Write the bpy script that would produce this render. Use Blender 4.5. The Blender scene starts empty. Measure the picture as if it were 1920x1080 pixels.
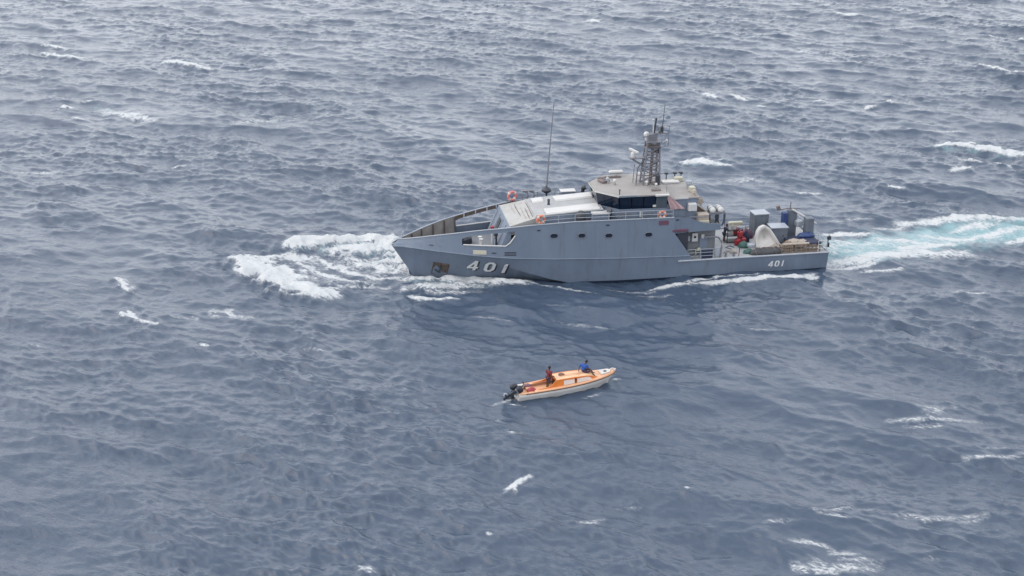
import bpy, bmesh, math, random
import numpy as np
from mathutils import Vector, Matrix
random.seed(7); RNG = np.random.default_rng(11)
SC = bpy.context.scene
COL = SC.collection
R = math.radians

# ------------------------------------------------------------------ camera
CAM_H = 42.99
PITCH = 21.46
cam_d = bpy.data.cameras.new('camera'); cam = bpy.data.objects.new('camera', cam_d); COL.objects.link(cam)
cam.location = (0, 0, CAM_H); cam.rotation_euler = (R(90 - PITCH), 0, 0)
cam_d.sensor_width = 36; cam_d.lens = 36 * 2500 / 1920
cam_d.clip_start = 1; cam_d.clip_end = 60000
SC.camera = cam
# ------------------------------------------------------------------ overcast daylight
SUN_EL, SUN_AZ = 42, -98          # azimuth from +Y towards +X (negative: to the left)
w = bpy.data.worlds.new('World'); SC.world = w; w.use_nodes = True
nt = w.node_tree; nt.nodes.clear()
sky = nt.nodes.new('ShaderNodeTexSky'); sky.sky_type = 'NISHITA'; sky.sun_disc = False
sky.sun_elevation = R(SUN_EL); sky.sun_rotation = R(SUN_AZ); sky.dust_density = 6; sky.air_density = 1.0
mixc = nt.nodes.new('ShaderNodeMix'); mixc.data_type = 'RGBA'; mixc.inputs[0].default_value = 0.58
mixc.inputs[7].default_value = (24.0, 24.7, 26.0, 1)       # the even cloud layer
bg = nt.nodes.new('ShaderNodeBackground'); bg.inputs[1].default_value = 0.1
wo = nt.nodes.new('ShaderNodeOutputWorld')
nt.links.new(sky.outputs[0], mixc.inputs[6]); nt.links.new(mixc.outputs[2], bg.inputs[0]); nt.links.new(bg.outputs[0], wo.inputs[0])
sd = bpy.data.lights.new('sun', 'SUN'); sd.energy = 0.9; sd.angle = R(75); sd.color = (1, .985, .965)
sun = bpy.data.objects.new('sun', sd); COL.objects.link(sun)
_d = Vector((math.sin(R(SUN_AZ)) * math.cos(R(SUN_EL)), math.cos(R(SUN_AZ)) * math.cos(R(SUN_EL)), math.sin(R(SUN_EL))))
sun.rotation_euler = _d.to_track_quat('Z', 'Y').to_euler(); sun.location = (0, 0, 200)
SC.view_settings.view_transform = 'Standard'; SC.view_settings.look = 'None'
SC.view_settings.exposure = 0.0; SC.view_settings.gamma = 1; SC.view_settings.use_curve_mapping = False

# ------------------------------------------------------------------ materials
def mat(name, col, rough=.55, var=.12, scale=1.2, streak=0.0, metal=0.0, dirt=None, dirt_amt=.0, spec=.5):
    m = bpy.data.materials.new(name); m.use_nodes = True
    n = m.node_tree; b = n.nodes['Principled BSDF']
    b.inputs['Roughness'].default_value = rough; b.inputs['Metallic'].default_value = metal
    b.inputs['Specular IOR Level'].default_value = spec
    tc = n.nodes.new('ShaderNodeTexCoord')
    nz = n.nodes.new('ShaderNodeTexNoise'); nz.inputs['Scale'].default_value = scale; nz.inputs['Detail'].default_value = 6
    n.links.new(tc.outputs['Object'], nz.inputs['Vector'])
    mr = n.nodes.new('ShaderNodeMapRange'); mr.inputs['From Min'].default_value = .3; mr.inputs['From Max'].default_value = .7
    mr.inputs['To Min'].default_value = 1 - var; mr.inputs['To Max'].default_value = 1 + var
    n.links.new(nz.outputs['Fac'], mr.inputs['Value'])
    mx = n.nodes.new('ShaderNodeVectorMath'); mx.operation = 'SCALE'; mx.inputs[0].default_value = col[:3]
    n.links.new(mr.outputs[0], mx.inputs['Scale'])
    out = mx.outputs[0]
    if dirt:
        mp = n.nodes.new('ShaderNodeMapping'); mp.inputs['Scale'].default_value = (1, 1, .12 if streak else 1)
        n.links.new(tc.outputs['Object'], mp.inputs['Vector'])
        n2 = n.nodes.new('ShaderNodeTexNoise'); n2.inputs['Scale'].default_value = 2.4; n2.inputs['Detail'].default_value = 5
        n.links.new(mp.outputs[0], n2.inputs['Vector'])
        r2 = n.nodes.new('ShaderNodeMapRange'); r2.inputs['From Min'].default_value = .56; r2.inputs['From Max'].default_value = .76
        r2.inputs['To Max'].default_value = dirt_amt
        n.links.new(n2.outputs['Fac'], r2.inputs['Value'])
        m2 = n.nodes.new('ShaderNodeMix'); m2.data_type = 'RGBA'; m2.inputs[7].default_value = (*dirt, 1)
        n.links.new(r2.outputs[0], m2.inputs[0]); n.links.new(out, m2.inputs[6]); out = m2.outputs[2]
    n.links.new(out, b.inputs['Base Color'])
    if streak:                                # slightly rippled plating between the frames
        w_ = n.nodes.new('ShaderNodeTexWave'); w_.bands_direction = 'X'; w_.inputs['Scale'].default_value = .27; w_.inputs['Distortion'].default_value = 2.5; w_.inputs['Detail'].default_value = 3
        n.links.new(tc.outputs['Object'], w_.inputs['Vector'])
        bp = n.nodes.new('ShaderNodeBump'); bp.inputs['Strength'].default_value = .35; bp.inputs['Distance'].default_value = .06
        n.links.new(w_.outputs['Fac'], bp.inputs['Height']); n.links.new(bp.outputs[0], b.inputs['Normal'])
    return m
RUST = (.16, .085, .05)
M = {}
M['hull'] = mat('grey_hull_paint', (0.1245, 0.1591, 0.2137), .5, .07, .5, 1, 0, (.085, .09, .10), .4)
M['boot'] = mat('dark_bottom_paint', (0.04, 0.06, 0.104), .5, .15)
M['house'] = mat('grey_house_paint', (0.1485, 0.1848, 0.2442), .5, .07, .7, 1, 0, (.15, .15, .16), .4)
M['inner'] = mat('bulwark_inner_paint', (0.2, 0.188, 0.184), .7, .16, 1.5, 1, 0, RUST, .35)
M['deck'] = mat('light_deck_paint', (0.3, 0.309, 0.318), .75, .09, 1.0, 0, 0, (.30, .25, .22), .4)
M['deckgrey'] = mat('grey_deck_paint', (0.1485, 0.1595, 0.176), .75, .12)
M['front'] = mat('stained_white_deck', (.335, .335, .33), .7, .07, 1, 1, 0, (.27, .22, .18), .75)
M['roof'] = mat('tan_roof_paint', (.258, .246, .238), .75, .1, 1.0, 0, 0, (.26, .21, .18), .5)
M['white'] = mat('white_paint', (.47, .47, .465), .5, .04)
M['cream'] = mat('cream_gel_coat', (0.4752, 0.4536, 0.432), .5, .06)
M['creamy'] = mat('cream_box_paint', (0.406, 0.392, 0.315), .6, .06)
M['glass'] = mat('dark_window_glass', (.008, .016, .034), .08, .1, 1, 0, 0, None, 0, .4)
M['glasslight'] = mat('grey_window_glass', (0.072, 0.096, 0.12), .1, .1)
M['dark'] = mat('dark_metal', (0.028, 0.0336, 0.048), .5, .2)
M['navy'] = mat('navy_cloth', (0.0176, 0.024, 0.056), .8, .2, 4)
M['mast'] = mat('grey_mast_paint', (.15, .155, .18), .5, .15)
M['mastbrown'] = mat('sooty_mast_paint', (0.136, 0.112, 0.112), .6, .3, 3)
M['rail'] = mat('rail_paint', (0.294, 0.322, 0.364), .45, .08)
M['orange'] = mat('lifebuoy_orange', (0.576, 0.16, 0.088), .5, .06)
M['pink'] = mat('faded_red_plastic', (0.528, 0.16, 0.16), .55, .08)
M['red'] = mat('red_plastic', (.28, .025, .035), .45, .15)
M['maroon'] = mat('maroon_paint', (0.104, 0.048, 0.08), .6, .1)
M['black'] = mat('black_paint', (0.012, 0.0144, 0.02), .45, .2)
M['rust'] = mat('rusty_steel', (0.08, 0.06, 0.052), .8, .35, 4)
M['shadowgrey'] = mat('dark_grey_canvas', (0.056, 0.06, 0.068), .8, .25, 3)
M['wood'] = mat('weathered_wood', (0.176, 0.132, 0.104), .8, .25, 5)
M['sack'] = mat('tan_sacking', (0.336, 0.294, 0.252), .85, .15, 4)
M['tarpgreen'] = mat('green_tarpaulin', (.045, .11, .10), .6, .2, 3)
M['tarpblue'] = mat('blue_tarpaulin', (.018, .04, .13), .5, .2, 3)
M['flag'] = mat('faded_pink_cloth', (.40, .27, .28), .8, .12, 3)
M['numwhite'] = mat('number_white', (0.576, 0.5904, 0.6048), .5, .05)
M['skin'] = mat('dark_brown_skin', (0.06, 0.032, 0.0224), .55, .1, 6)
M['hair'] = mat('black_hair', (0.008, 0.008, 0.0096), .7, .2, 20)
M['shirtred'] = mat('dark_red_shirt', (0.136, 0.016, 0.024), .85, .2, 6)
M['shirtblue'] = mat('blue_shirt', (0.016, 0.068, 0.288), .85, .2, 6)
M['shorts'] = mat('dark_shorts', (0.048, 0.024, 0.048), .85, .2, 6)
M['boathull'] = mat('cream_boat_hull', (.58, .57, .545), .4, .06, 1.5, 0, 0, (.40, .33, .24), .35)
M['boatorange'] = mat('orange_boat_paint', (.55, .15, .015), .4, .12, 2)
M['boatpale'] = mat('pale_orange_deck', (.60, .335, .20), .5, .08, 1.5)
M['boatroof'] = mat('worn_orange_roof', (.60, .40, .25), .5, .14, 1.6, 0, 0, (.58, .27, .10), .9)
M['boatwin'] = mat('whitewashed_board', (0.576, 0.504, 0.464), .5, .06)
M['boatbrown'] = mat('brown_trim', (0.128, 0.048, 0.02), .6, .2)
M['boattrim'] = mat('orange_trim_paint', (.60, .19, .04), .45, .12, 3)
M['locker'] = mat('worn_grey_locker_paint', (.105, .125, .155), .6, .16, 2, 1, 0, (.07, .07, .07), .5)
M['motor'] = mat('black_motor_cowl', (0.016, 0.0192, 0.032), .4, .15)

# ------------------------------------------------------------------ mesh helper
class MB:
    def __init__(s): s.v = []; s.f = []
    def add(s, vs, fs):
        o = len(s.v); s.v += [tuple(map(float, v)) for v in vs]; s.f += [tuple(o + i for i in f) for f in fs]; return s
    def box(s, c, d, rz=0, ry=0, rx=0, top=1.0):
        m = Matrix.Translation(c) @ Matrix.Rotation(rz, 4, 'Z') @ Matrix.Rotation(ry, 4, 'Y') @ Matrix.Rotation(rx, 4, 'X')
        x, y, z = d[0] / 2, d[1] / 2, d[2] / 2
        vs = [m @ Vector(p) for p in ((-x, -y, -z), (x, -y, -z), (x, y, -z), (-x, y, -z), (-x * top, -y * top, z), (x * top, -y * top, z), (x * top, y * top, z), (-x * top, y * top, z))]
        return s.add(vs, [(3, 2, 1, 0), (4, 5, 6, 7), (0, 1, 5, 4), (1, 2, 6, 5), (2, 3, 7, 6), (3, 0, 4, 7)])
    def rbox(s, c, d, ch=.05, rz=0, ry=0):
        m = Matrix.Translation(c) @ Matrix.Rotation(rz, 4, 'Z') @ Matrix.Rotation(ry, 4, 'Y')
        x, y, z = d[0] / 2, d[1] / 2, d[2] / 2; ch = min(ch, x * .8, y * .8, z * .8)
        def ring(k, zz): return [(-x + k, -y, zz), (x - k, -y, zz), (x, -y + k, zz), (x, y - k, zz), (x - k, y, zz), (-x + k, y, zz), (-x, y - k, zz), (-x, -y + k, zz)]
        def shr(rg, a, zz): return [(p[0] * (1 - a / x), p[1] * (1 - a / y), zz) for p in rg]
        b = ring(ch, 0)
        L = [shr(b, ch, -z), shr(b, 0, -z + ch), shr(b, 0, z - ch), shr(b, ch, z)]
        vs = [m @ Vector(p) for r in L for p in r]
        fs = [(i + 8 * k, (i + 1) % 8 + 8 * k, (i + 1) % 8 + 8 * k + 8, i + 8 * k + 8) for k in range(3) for i in range(8)]
        fs += [tuple(range(7, -1, -1)), tuple(range(24, 32))]
        return s.add(vs, fs)
    def tube(s, pts, r, n=6, cap=True):
        pts = [Vector(p) for p in pts]; rr = r if isinstance(r, (list, tuple)) else [r] * len(pts)
        vs = []; fs = []
        for i, p in enumerate(pts):
            d = (pts[min(i + 1, len(pts) - 1)] - pts[max(i - 1, 0)]).normalized()
            a = d.orthogonal().normalized() if abs(d.z) > .95 else d.cross(Vector((0, 0, 1))).normalized()
            b = d.cross(a)
            for k in range(n):
                t = 2 * math.pi * k / n; vs.append(p + (a * math.cos(t) + b * math.sin(t)) * rr[i])
        for i in range(len(pts) - 1):
            for k in range(n): fs.append((i * n + k, i * n + (k + 1) % n, (i + 1) * n + (k + 1) % n, (i + 1) * n + k))
        if cap: fs += [tuple(range(n - 1, -1, -1)), tuple((len(pts) - 1) * n + k for k in range(n))]
        return s.add(vs, fs)
    def lathe(s, c, prof, n=12, axis='Z', rot=None):
        m = Matrix.Translation(c) @ (rot.to_4x4() if rot else Matrix.Identity(4))
        vs = []; fs = []
        for r, h in prof:
            for k in range(n):
                t = 2 * math.pi * k / n; p = (r * math.cos(t), r * math.sin(t), h)
                if axis == 'X': p = (p[2], p[0], p[1])
                if axis == 'Y': p = (p[1], p[2], p[0])
                vs.append(m @ Vector(p))
        for i in range(len(prof) - 1):
            for k in range(n): fs.append((i * n + k, i * n + (k + 1) % n, (i + 1) * n + (k + 1) % n, (i + 1) * n + k))
        fs += [tuple(range(n - 1, -1, -1)), tuple((len(prof) - 1) * n + k for k in range(n))]
        return s.add(vs, fs)
    def ball(s, c, r, n=10, sq=(1, 1, 1)):
        pr = [(max(1e-3, math.sin(math.pi * i / 7)), -math.cos(math.pi * i / 7)) for i in range(8)]
        o = len(s.v); s.lathe((0, 0, 0), pr, n)
        for i in range(o, len(s.v)): s.v[i] = tuple(c[k] + s.v[i][k] * r * sq[k] for k in range(3))
        return s
    def torus(s, c, Rr, r, rot=Matrix.Identity(3), n=20, k=8):
        vs = []; fs = []
        for i in range(n):
            a = 2 * math.pi * i / n
            for j in range(k):
                b = 2 * math.pi * j / k
                vs.append(Vector(c) + rot @ Vector(((Rr + r * math.cos(b)) * math.cos(a), (Rr + r * math.cos(b)) * math.sin(a), r * math.sin(b))))
        for i in range(n):
            for j in range(k): fs.append((i * k + j, ((i + 1) % n) * k + j, ((i + 1) % n) * k + (j + 1) % k, i * k + (j + 1) % k))
        return s.add(vs, fs)
    def prism(s, poly, z0, z1):          # poly in xy, counter-clockwise; z0/z1 number or function(x, y)
        f0 = z0 if callable(z0) else (lambda x, y: z0); f1 = z1 if callable(z1) else (lambda x, y: z1)
        n = len(poly)
        vs = [(x, y, f0(x, y)) for x, y in poly] + [(x, y, f1(x, y)) for x, y in poly]
        return s.add(vs, [tuple(range(n - 1, -1, -1)), tuple(range(n, 2 * n))] + [(i, (i + 1) % n, (i + 1) % n + n, i + n) for i in range(n)])
    def loft(s, rings, close=True, caps=True):
        n = len(rings[0]); vs = [p for r in rings for p in r]; fs = []
        for i in range(len(rings) - 1):
            for k in range(n if close else n - 1): fs.append((i * n + k, i * n + (k + 1) % n, (i + 1) * n + (k + 1) % n, (i + 1) * n + k))
        if caps and close: fs += [tuple(range(n - 1, -1, -1)), tuple((len(rings) - 1) * n + k for k in range(n))]
        return s.add(vs, fs)
    def mesh(s, name, m, smooth=False, fix=True):
        me = bpy.data.meshes.new(name); me.from_pydata(s.v, [], s.f); me.materials.append(m)
        if fix:
            bm = bmesh.new(); bm.from_mesh(me); bmesh.ops.remove_doubles(bm, verts=bm.verts, dist=1e-5)
            bmesh.ops.recalc_face_normals(bm, faces=bm.faces); bm.to_mesh(me); bm.free()
        if smooth: me.polygons.foreach_set('use_smooth', [True] * len(me.polygons))
        me.update(); return me
    def build(s, name, m, parent=None, smooth=False, label=None, fix=True):
        o = bpy.data.objects.new(name, s.mesh(name, m, smooth, fix)); COL.objects.link(o)
        if parent: o.parent = parent
        if label: o['label'] = label
        return o

def frame(ox, oy, oz, psi):
    return Matrix.Translation((ox, oy, oz)) @ Matrix.Rotation(R(180 + psi), 4, 'Z')
SHIP = frame(8.852, 114.955, 0, 9.169)      # x forward, y to port (towards the camera), z up
BOAT = frame(0.307, 87.633, 0, 199)
def thing(name, label, cat, fr=Matrix.Identity(4), loc=(0, 0, 0), rz=0, group=None):
    o = bpy.data.objects.new(name, None); COL.objects.link(o)
    o.matrix_world = fr @ Matrix.Translation(loc) @ Matrix.Rotation(rz, 4, 'Z')
    o.empty_display_size = .3
    o['label'] = label; o['category'] = cat
    if group: o['group'] = group
    return o
def single(mb, name, m, label, cat, fr, loc=(0, 0, 0), rz=0, group=None, smooth=False):
    o = mb.build(name, m, None, smooth)
    o.matrix_world = fr @ Matrix.Translation(loc) @ Matrix.Rotation(rz, 4, 'Z')
    o['label'] = label; o['category'] = cat
    if group: o['group'] = group
    return o
def at(px, py, z=0.0):                       # a measured spot of the photograph as a point on the sea surface
    p = R(PITCH); F = np.array([0, math.cos(p), -math.sin(p)]); U = np.array([0, math.sin(p), math.cos(p)])
    d = F + np.array([1., 0, 0]) * (px - 960) / 2500 + U * (540 - py) / 2500
    t = (z - CAM_H) / d[2]
    return d[0] * t, d[1] * t

# ------------------------------------------------------------------ water
def wave_tile(N, L, lam0, lam1, seed, kp, wind, spread):
    g = np.random.default_rng(seed)
    k1 = 2 * np.pi * np.fft.fftfreq(N, L / N); kx, ky = np.meshgrid(k1, k1, indexing='xy')
    k = np.hypot(kx, ky); k[0, 0] = 1
    c = (kx * wind[0] + ky * wind[1]) / k
    P = np.exp(-1.0 * (kp / k) ** 2) / k ** 4 * (spread + (1 - spread) * np.clip(c, 0, 1) ** 3.6)
    P *= 1 / (1 + np.exp((k - 2 * np.pi / lam0) / (.08 * 2 * np.pi / lam0))) * (1 / (1 + np.exp(-(k - 2 * np.pi / lam1) / (.08 * 2 * np.pi / lam1))))
    P[0, 0] = 0
    h = (g.normal(size=(N, N)) + 1j * g.normal(size=(N, N))) * np.sqrt(P) / L
    F = lambda a: np.real(np.fft.ifft2(a)) * N * N
    return F(h), F(-1j * kx / k * h), F(-1j * ky / k * h)
def sample(T, L, x, y):
    N = T[0].shape[0]; u = (x / L * N) % N; v = (y / L * N) % N
    i = np.floor(u).astype(np.int32); j = np.floor(v).astype(np.int32); a = (u - i); b = (v - j)
    i %= N; j %= N; i1 = (i + 1) % N; j1 = (j + 1) % N
    w00 = (1 - a) * (1 - b); w10 = a * (1 - b); w01 = (1 - a) * b; w11 = a * b
    return [t[j, i] * w00 + t[j, i1] * w10 + t[j1, i] * w01 + t[j1, i1] * w11 for t in T]
WIND = np.array([-.5, -.87]); WIND /= np.hypot(*WIND)
KP = 2 * np.pi / 12.5
T1 = wave_tile(1024, 311., 2.2, 60., 3, KP, WIND, .035)
T2 = wave_tile(512, 47.3, .30, 2.2, 5, KP, WIND, .05)
TL = wave_tile(512, 63.7, .35, 3.0, 9, .1, WIND, 1.0)           # lumps for foam
AMP = 0.178 / T1[0].std()
AMP2 = AMP * 1.5
LUMP = 1 / TL[0].std()
NX, NY = 930, 1120
XT = .58
ys = np.geomspace(38, 430, NY); ts = np.linspace(-XT, XT, NX)
GY = np.repeat(ys[:, None], NX, 1); GX = ys[:, None] * ts[None, :]
X = GX.ravel(); Y = GY.ravel()
h1, dx1, dy1 = sample(T1, 311., X + 40, Y + 90)
h2, dx2, dy2 = sample(T2, 47.3, X, Y)
lump = sample(TL[:1], 63.7, X, Y)[0] * LUMP
gust = sample(T1[:1], 311., Y * .31 + 11, X * .31 + 50)[0]; gust = gust / gust.std()
def segd(px, py, pts):
    best = np.full(px.shape, 1e9); tt = np.zeros(px.shape); n = len(pts) - 1
    for i in range(n):
        a = np.array(pts[i]); b = np.array(pts[i + 1]); d = b - a; L2 = max(d @ d, 1e-9)
        t = np.clip(((px - a[0]) * d[0] + (py - a[1]) * d[1]) / L2, 0, 1)
        q = np.hypot(px - a[0] - t * d[0], py - a[1] - t * d[1]); m = q < best
        best[m] = q[m]; tt[m] = (i + t[m]) / n
    return best, tt
def sm(x, a, b): t = np.clip((x - a) / (b - a), 0, 1); return t * t * (3 - 2 * t)
# calmer water hugging the two hulls
pa = SHIP @ Vector((17, 0, 0)); pb = SHIP @ Vector((-19, 0, 0)); ds, _ = segd(X, Y, [pa.xy[:], pb.xy[:]])
qa = BOAT @ Vector((7, 0, 0)); qb = BOAT @ Vector((0, 0, 0)); db, _ = segd(X, Y, [qa.xy[:], qb.xy[:]])
damp = (.65 + .35 * sm(ds, 3.5, 9)) * (.22 + .78 * sm(db, 1.2, 5.5))
edge = sm(X / Y, -XT, -XT + .04) * sm(-X / Y, -XT, -XT + .04) * sm(Y, 38, 46) * sm(-Y, -430, -380)
A1 = AMP * damp * edge; A2 = AMP2 * 1.0 * edge * np.clip(1 + .26 * gust, .4, 1.5)
CH = -1.0
Zs = h1 * A1 + h2 * A2
SK = .42 * (h1 * A1 + h2 * A2)                     # crests lean forward with the wind
Xs = X + CH * (dx1 * A1 + dx2 * A2 * .5) + WIND[0] * SK; Ys = Y + CH * (dy1 * A1 + dy2 * A2 * .5) + WIND[1] * SK
foam = np.zeros(X.shape); aer = np.zeros(X.shape); lift = np.zeros(X.shape)
# breaking crests, bow wave, wash and wake: (measured line, half width m, strength, height m)
STROKES = [
 ([(308,117),(330,118),(356,124),(384,131)], .9, 1.15, .5), ([(384,131),(440,132),(520,131)], .5, .5, 0),
 ([(83,86),(102,87),(130,93)], .8, .85, .25), ([(85,98),(115,106),(150,110)], .8, .95, .3),
 ([(122,200),(134,206)], .8, 1.0, .4), ([(150,192),(176,190)], .5, .7, .2), ([(195,204),(240,217),(292,229)], 1.5, .68, .15), ([(143,220),(157,227)], .5, .8, .2),
 ([(445,231),(490,227),(530,222)], 1.6, .5, 0), ([(30,322),(110,320)], .8, .5, 0), ([(325,311),(342,309)], .4, .8, .1),
 ([(222,525),(234,535),(250,548)], .42, .92, .35), ([(228,520),(244,530)], .3, .6, .1), ([(233,588),(246,600),(258,604)], .42, .95, .35), ([(258,604),(274,608),(290,613)], .34, .72, .2),
 ([(402,582),(430,588),(462,597)], .9, .58, .05), ([(328,592),(372,601)], .6, .4, 0),
 ([(945,916),(965,909),(990,897)], .3, .85, .12), ([(962,910),(968,921)], .2, .65, .05),
 ([(1291,304),(1312,302),(1332,309)], .9, 1.15, .5), ([(1332,309),(1372,313)], .5, .9, .2),
 ([(1756,276),(1790,271),(1830,276)], .8, 1.1, .5), ([(1825,278),(1870,284),(1925,292)], 1.1, 1.1, .5),
 ([(1802,299),(1838,307)], .6, .9, .25), ([(1788,321),(1822,319)], .6, .9, .25), ([(1868,305),(1898,316)], .3, .8, .1),
 ([(1848,124),(1872,133),(1925,142)], .9, 1.1, .4), ([(1562,26),(1590,30),(1616,29)], .9, .95, .3),
 ([(1324,178),(1342,188)], .7, .95, .3), ([(1374,182),(1396,190)], .6, .95, .3), ([(1416,198),(1432,200)], .5, .9, .2),
 ([(1624,203),(1640,200)], .5, .9, .2), ([(1664,195),(1682,197)], .5, .9, .2), ([(1527,189),(1542,189)], .5, .8, .1),
 ([(1664,352),(1690,356)], .5, 1.05, .3), ([(1500,362),(1545,360)], .5, .65, .1), ([(1370,333),(1440,337)], 1.2, .5, 0),
 ([(1098,38),(1128,41)], .8, .9, .3), ([(1485,7),(1500,7)], .8, .9, .2), ([(1552,11),(1562,11)], .8, .9, .2), ([(1496,97),(1510,98)], .7, .95, .2),
 ([(1848,66),(1880,68)], .7, .7, .1), ([(1908,71),(1918,72)], .7, .9, .2), ([(1736,247),(1800,246)], .6, .5, 0),
 ([(1728,768),(1768,769),(1742,784)], 0.85, 0.45, .05), ([(1668,790),(1722,791),(1842,790)], 0.41, 0.51, .05), ([(1690,800),(1776,802)], 0.34, 0.41, 0), ([(1774,752),(1788,754)], 0.34, 0.48, 0),
 ([(1800,863),(1860,863),(1925,857)], 0.42, 0.49, .05), ([(1838,846),(1882,843)], 0.27, 0.38, 0),
 ([(1530,968),(1590,953),(1634,956)], 0.44, 0.46, .05), ([(1538,975),(1598,981)], 0.37, 0.48, .05), ([(1436,988),(1476,988)], 0.42, 0.41, 0),
 ([(1684,964),(1740,970),(1846,965)], 0.44, 0.49, .05), ([(1794,978),(1850,972)], 0.31, 0.41, 0),
 ([(1484,1021),(1530,1025),(1556,1034)], 0.37, 0.55, .05), ([(1550,1041),(1608,1043)], 0.37, 0.58, .05), ([(1484,1064),(1560,1071),(1640,1066)], 0.68, 0.58, .05), ([(1570,1052),(1660,1056)], 0.37, 0.44, .05), ([(1515,1048),(1540,1064)], 0.51, 0.41, 0), ([(1740,1052),(1762,1049)], 0.34, 0.41, 0),
 ([(1086,980),(1130,974)], 0.42, 0.48, .05), ([(1140,948),(1206,950)], 0.34, 0.34, 0), ([(682,1066),(706,1074)], 0.37, 0.58, .1), ([(904,1004),(914,1006)], 0.26, 0.55, .05), ([(968,812),(982,813)], 0.34, 0.48, .05), ([(930,785),(940,790)], 0.34, 0.48, .05),
 ([(1786,548),(1850,549)], .4, .6, 0), ([(1280,918),(1300,922)], .2, .7, 0), ([(1400,615),(1470,618)], .3, .4, 0), ([(60,640),(90,648)], .3, .4, 0), ([(376,650),(392,655)], .25, .7, .05), ([(560,650),(620,655)], .3, .45, 0),
 # bow wave
 ([(548,467),(580,463),(640,457),(690,455),(748,457)], 1.2, 1.3, .85), ([(620,474),(680,470),(755,476)], 1.15, .92, .5), ([(690,488),(765,498)], 1.0, .7, .25), ([(735,458),(752,476),(772,512)], .6, 1.1, .7),
 ([(452,491),(474,509),(508,528),(545,542),(578,549),(616,557)], 1.0, 1.3, .75), ([(462,487),(500,500),(540,516),(562,532)], 1.3, 1.0, .45),
 ([(475,487),(540,481),(585,490)], .9, .85, .2), ([(560,492),(612,516),(700,534)], .55, .75, .1), ([(585,480),(640,502),(700,520),(770,527)], .6, .8, .1), ([(640,480),(700,500),(775,519)], .7, .75, .1), ([(520,520),(580,540),(640,547)], .6, .75, .1), ([(600,535),(660,540),(740,538)], .4, .6, 0),
 ([(560,487),(660,494),(772,512)], 2.4, .44, .1), ([(500,505),(600,520),(700,532)], 1.6, .42, 0), ([(700,462),(748,470),(775,512)], 1.1, 1.0, .5),
 ([(784,527),(830,524),(872,527),(920,532),(988,534)], .85, 1.2, .35), ([(770,540),(830,538),(900,537)], .9, .72, .1), ([(764,555),(800,560),(856,561)], .3, .95, .1), ([(785,545),(830,550),(890,548)], .6, .55, .05),
 ([(985,534),(1030,539),(1082,547),(1130,552)], .22, .7, .05), ([(1040,600),(1150,612)], .25, .45, 0), ([(1010,570),(1100,585)], .2, .35, 0), ([(880,590),(960,605)], .25, .4, 0),
 ([(1222,540),(1270,533),(1330,527)], .4, .9, .1), ([(1318,529),(1400,528),(1470,526),(1532,517)], .5, 1.0, .12), ([(1268,517),(1288,515)], .4, 1.1, .45), ([(1280,527),(1340,519),(1420,520)], .25, .8, .05), ([(1340,512),(1386,511)], .3, .75, .1), ([(1470,520),(1525,514)], .5, .9, .05), ([(1140,541),(1230,545)], .3, .5, 0), ([(1195,552),(1260,549)], .3, .45, 0),
 # wake
 ([(1552,470),(1620,466),(1720,458),(1800,445),(1925,434)], 3.2, .42, .05), ([(1553,460),(1590,462)], 2.0, .55, .1),
 ([(1545,439),(1582,437),(1628,441)], .55, 1.0, .2), ([(1550,492),(1600,489),(1650,481),(1720,478),(1812,477)], 1.25, .84, .15), ([(1560,502),(1610,498),(1650,492)], .6, .7, .05), ([(1640,449),(1700,452),(1762,461)], .7, .8, .1), ([(1690,470),(1750,463),(1800,457)], .9, .95, .1),
 ([(1690,419),(1780,415),(1850,414),(1925,416)], 1.0, .8, .15), ([(1740,440),(1800,446),(1862,438),(1925,428)], .9, .76, .1), ([(1800,428),(1860,424)], 1.0, .75, 0), ([(1566,453),(1604,466)], .5, .7, 0), ([(1600,460),(1680,459)], .7, .62, 0), ([(1892,455),(1925,447)], .7, .85, .1), ([(1612,507),(1700,508)], .45, .65, 0), ([(1555,474),(1620,472)], .9, .55, 0), ([(1560,415),(1640,411)], .5, .5, 0), ([(1640,428),(1700,424)], .6, .6, 0),
 # launch
 ([(922,756),(946,752),(968,744)], .24, .5, .03), ([(952,757),(986,760)], .1, .7, .03), ([(1148,716),(1166,713)], .25, .6, .05), ([(1085,746),(1130,739)], .2, .42, 0), 
]
AERATED = [([(1552,468),(1620,467),(1700,458),(1780,442),(1860,434),(1950,434)], 3.8, .88), ([(1552,455),(1640,455)], 2.2, .6), ([(560,466),(660,468),(750,480)], 2.0, .42), ([(470,495),(540,525)], 1.6, .4), ([(790,530),(900,535)], 1.2, .35),
           ([(160,196),(200,205)], 1.4, .35), ([(1756,276),(1900,290)], 1.6, .4), ([(1300,306),(1340,310)], 1.2, .4), ([(1152,718),(1150,724)], .5, .35), ([(318,117),(360,124)], 1.2, .4)]
for pts, wd, st, hh in STROKES:
    P = [at(*p) for p in pts]; c = np.array(P); r = wd * 3.2
    m = (X > c[:, 0].min() - r) & (X < c[:, 0].max() + r) & (Y > c[:, 1].min() - r) & (Y < c[:, 1].max() + r)
    ii = np.nonzero(m)[0]
    if not len(ii): continue
    wob = lump[ii] * .38 * wd
    d, t = segd(X[ii] + wob, Y[ii] + wob * .7, P)
    fall = np.exp(-(d / wd) ** 2 * 1.1); tap = .45 + .55 * np.sin(np.clip(t * .9 + .07, 0, 1) * np.pi) ** .5
    foam[ii] = np.maximum(foam[ii], st * fall * tap)
    if hh: lift[ii] = np.maximum(lift[ii], hh * np.exp(-(d / wd) ** 2 * .6) * tap)
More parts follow.
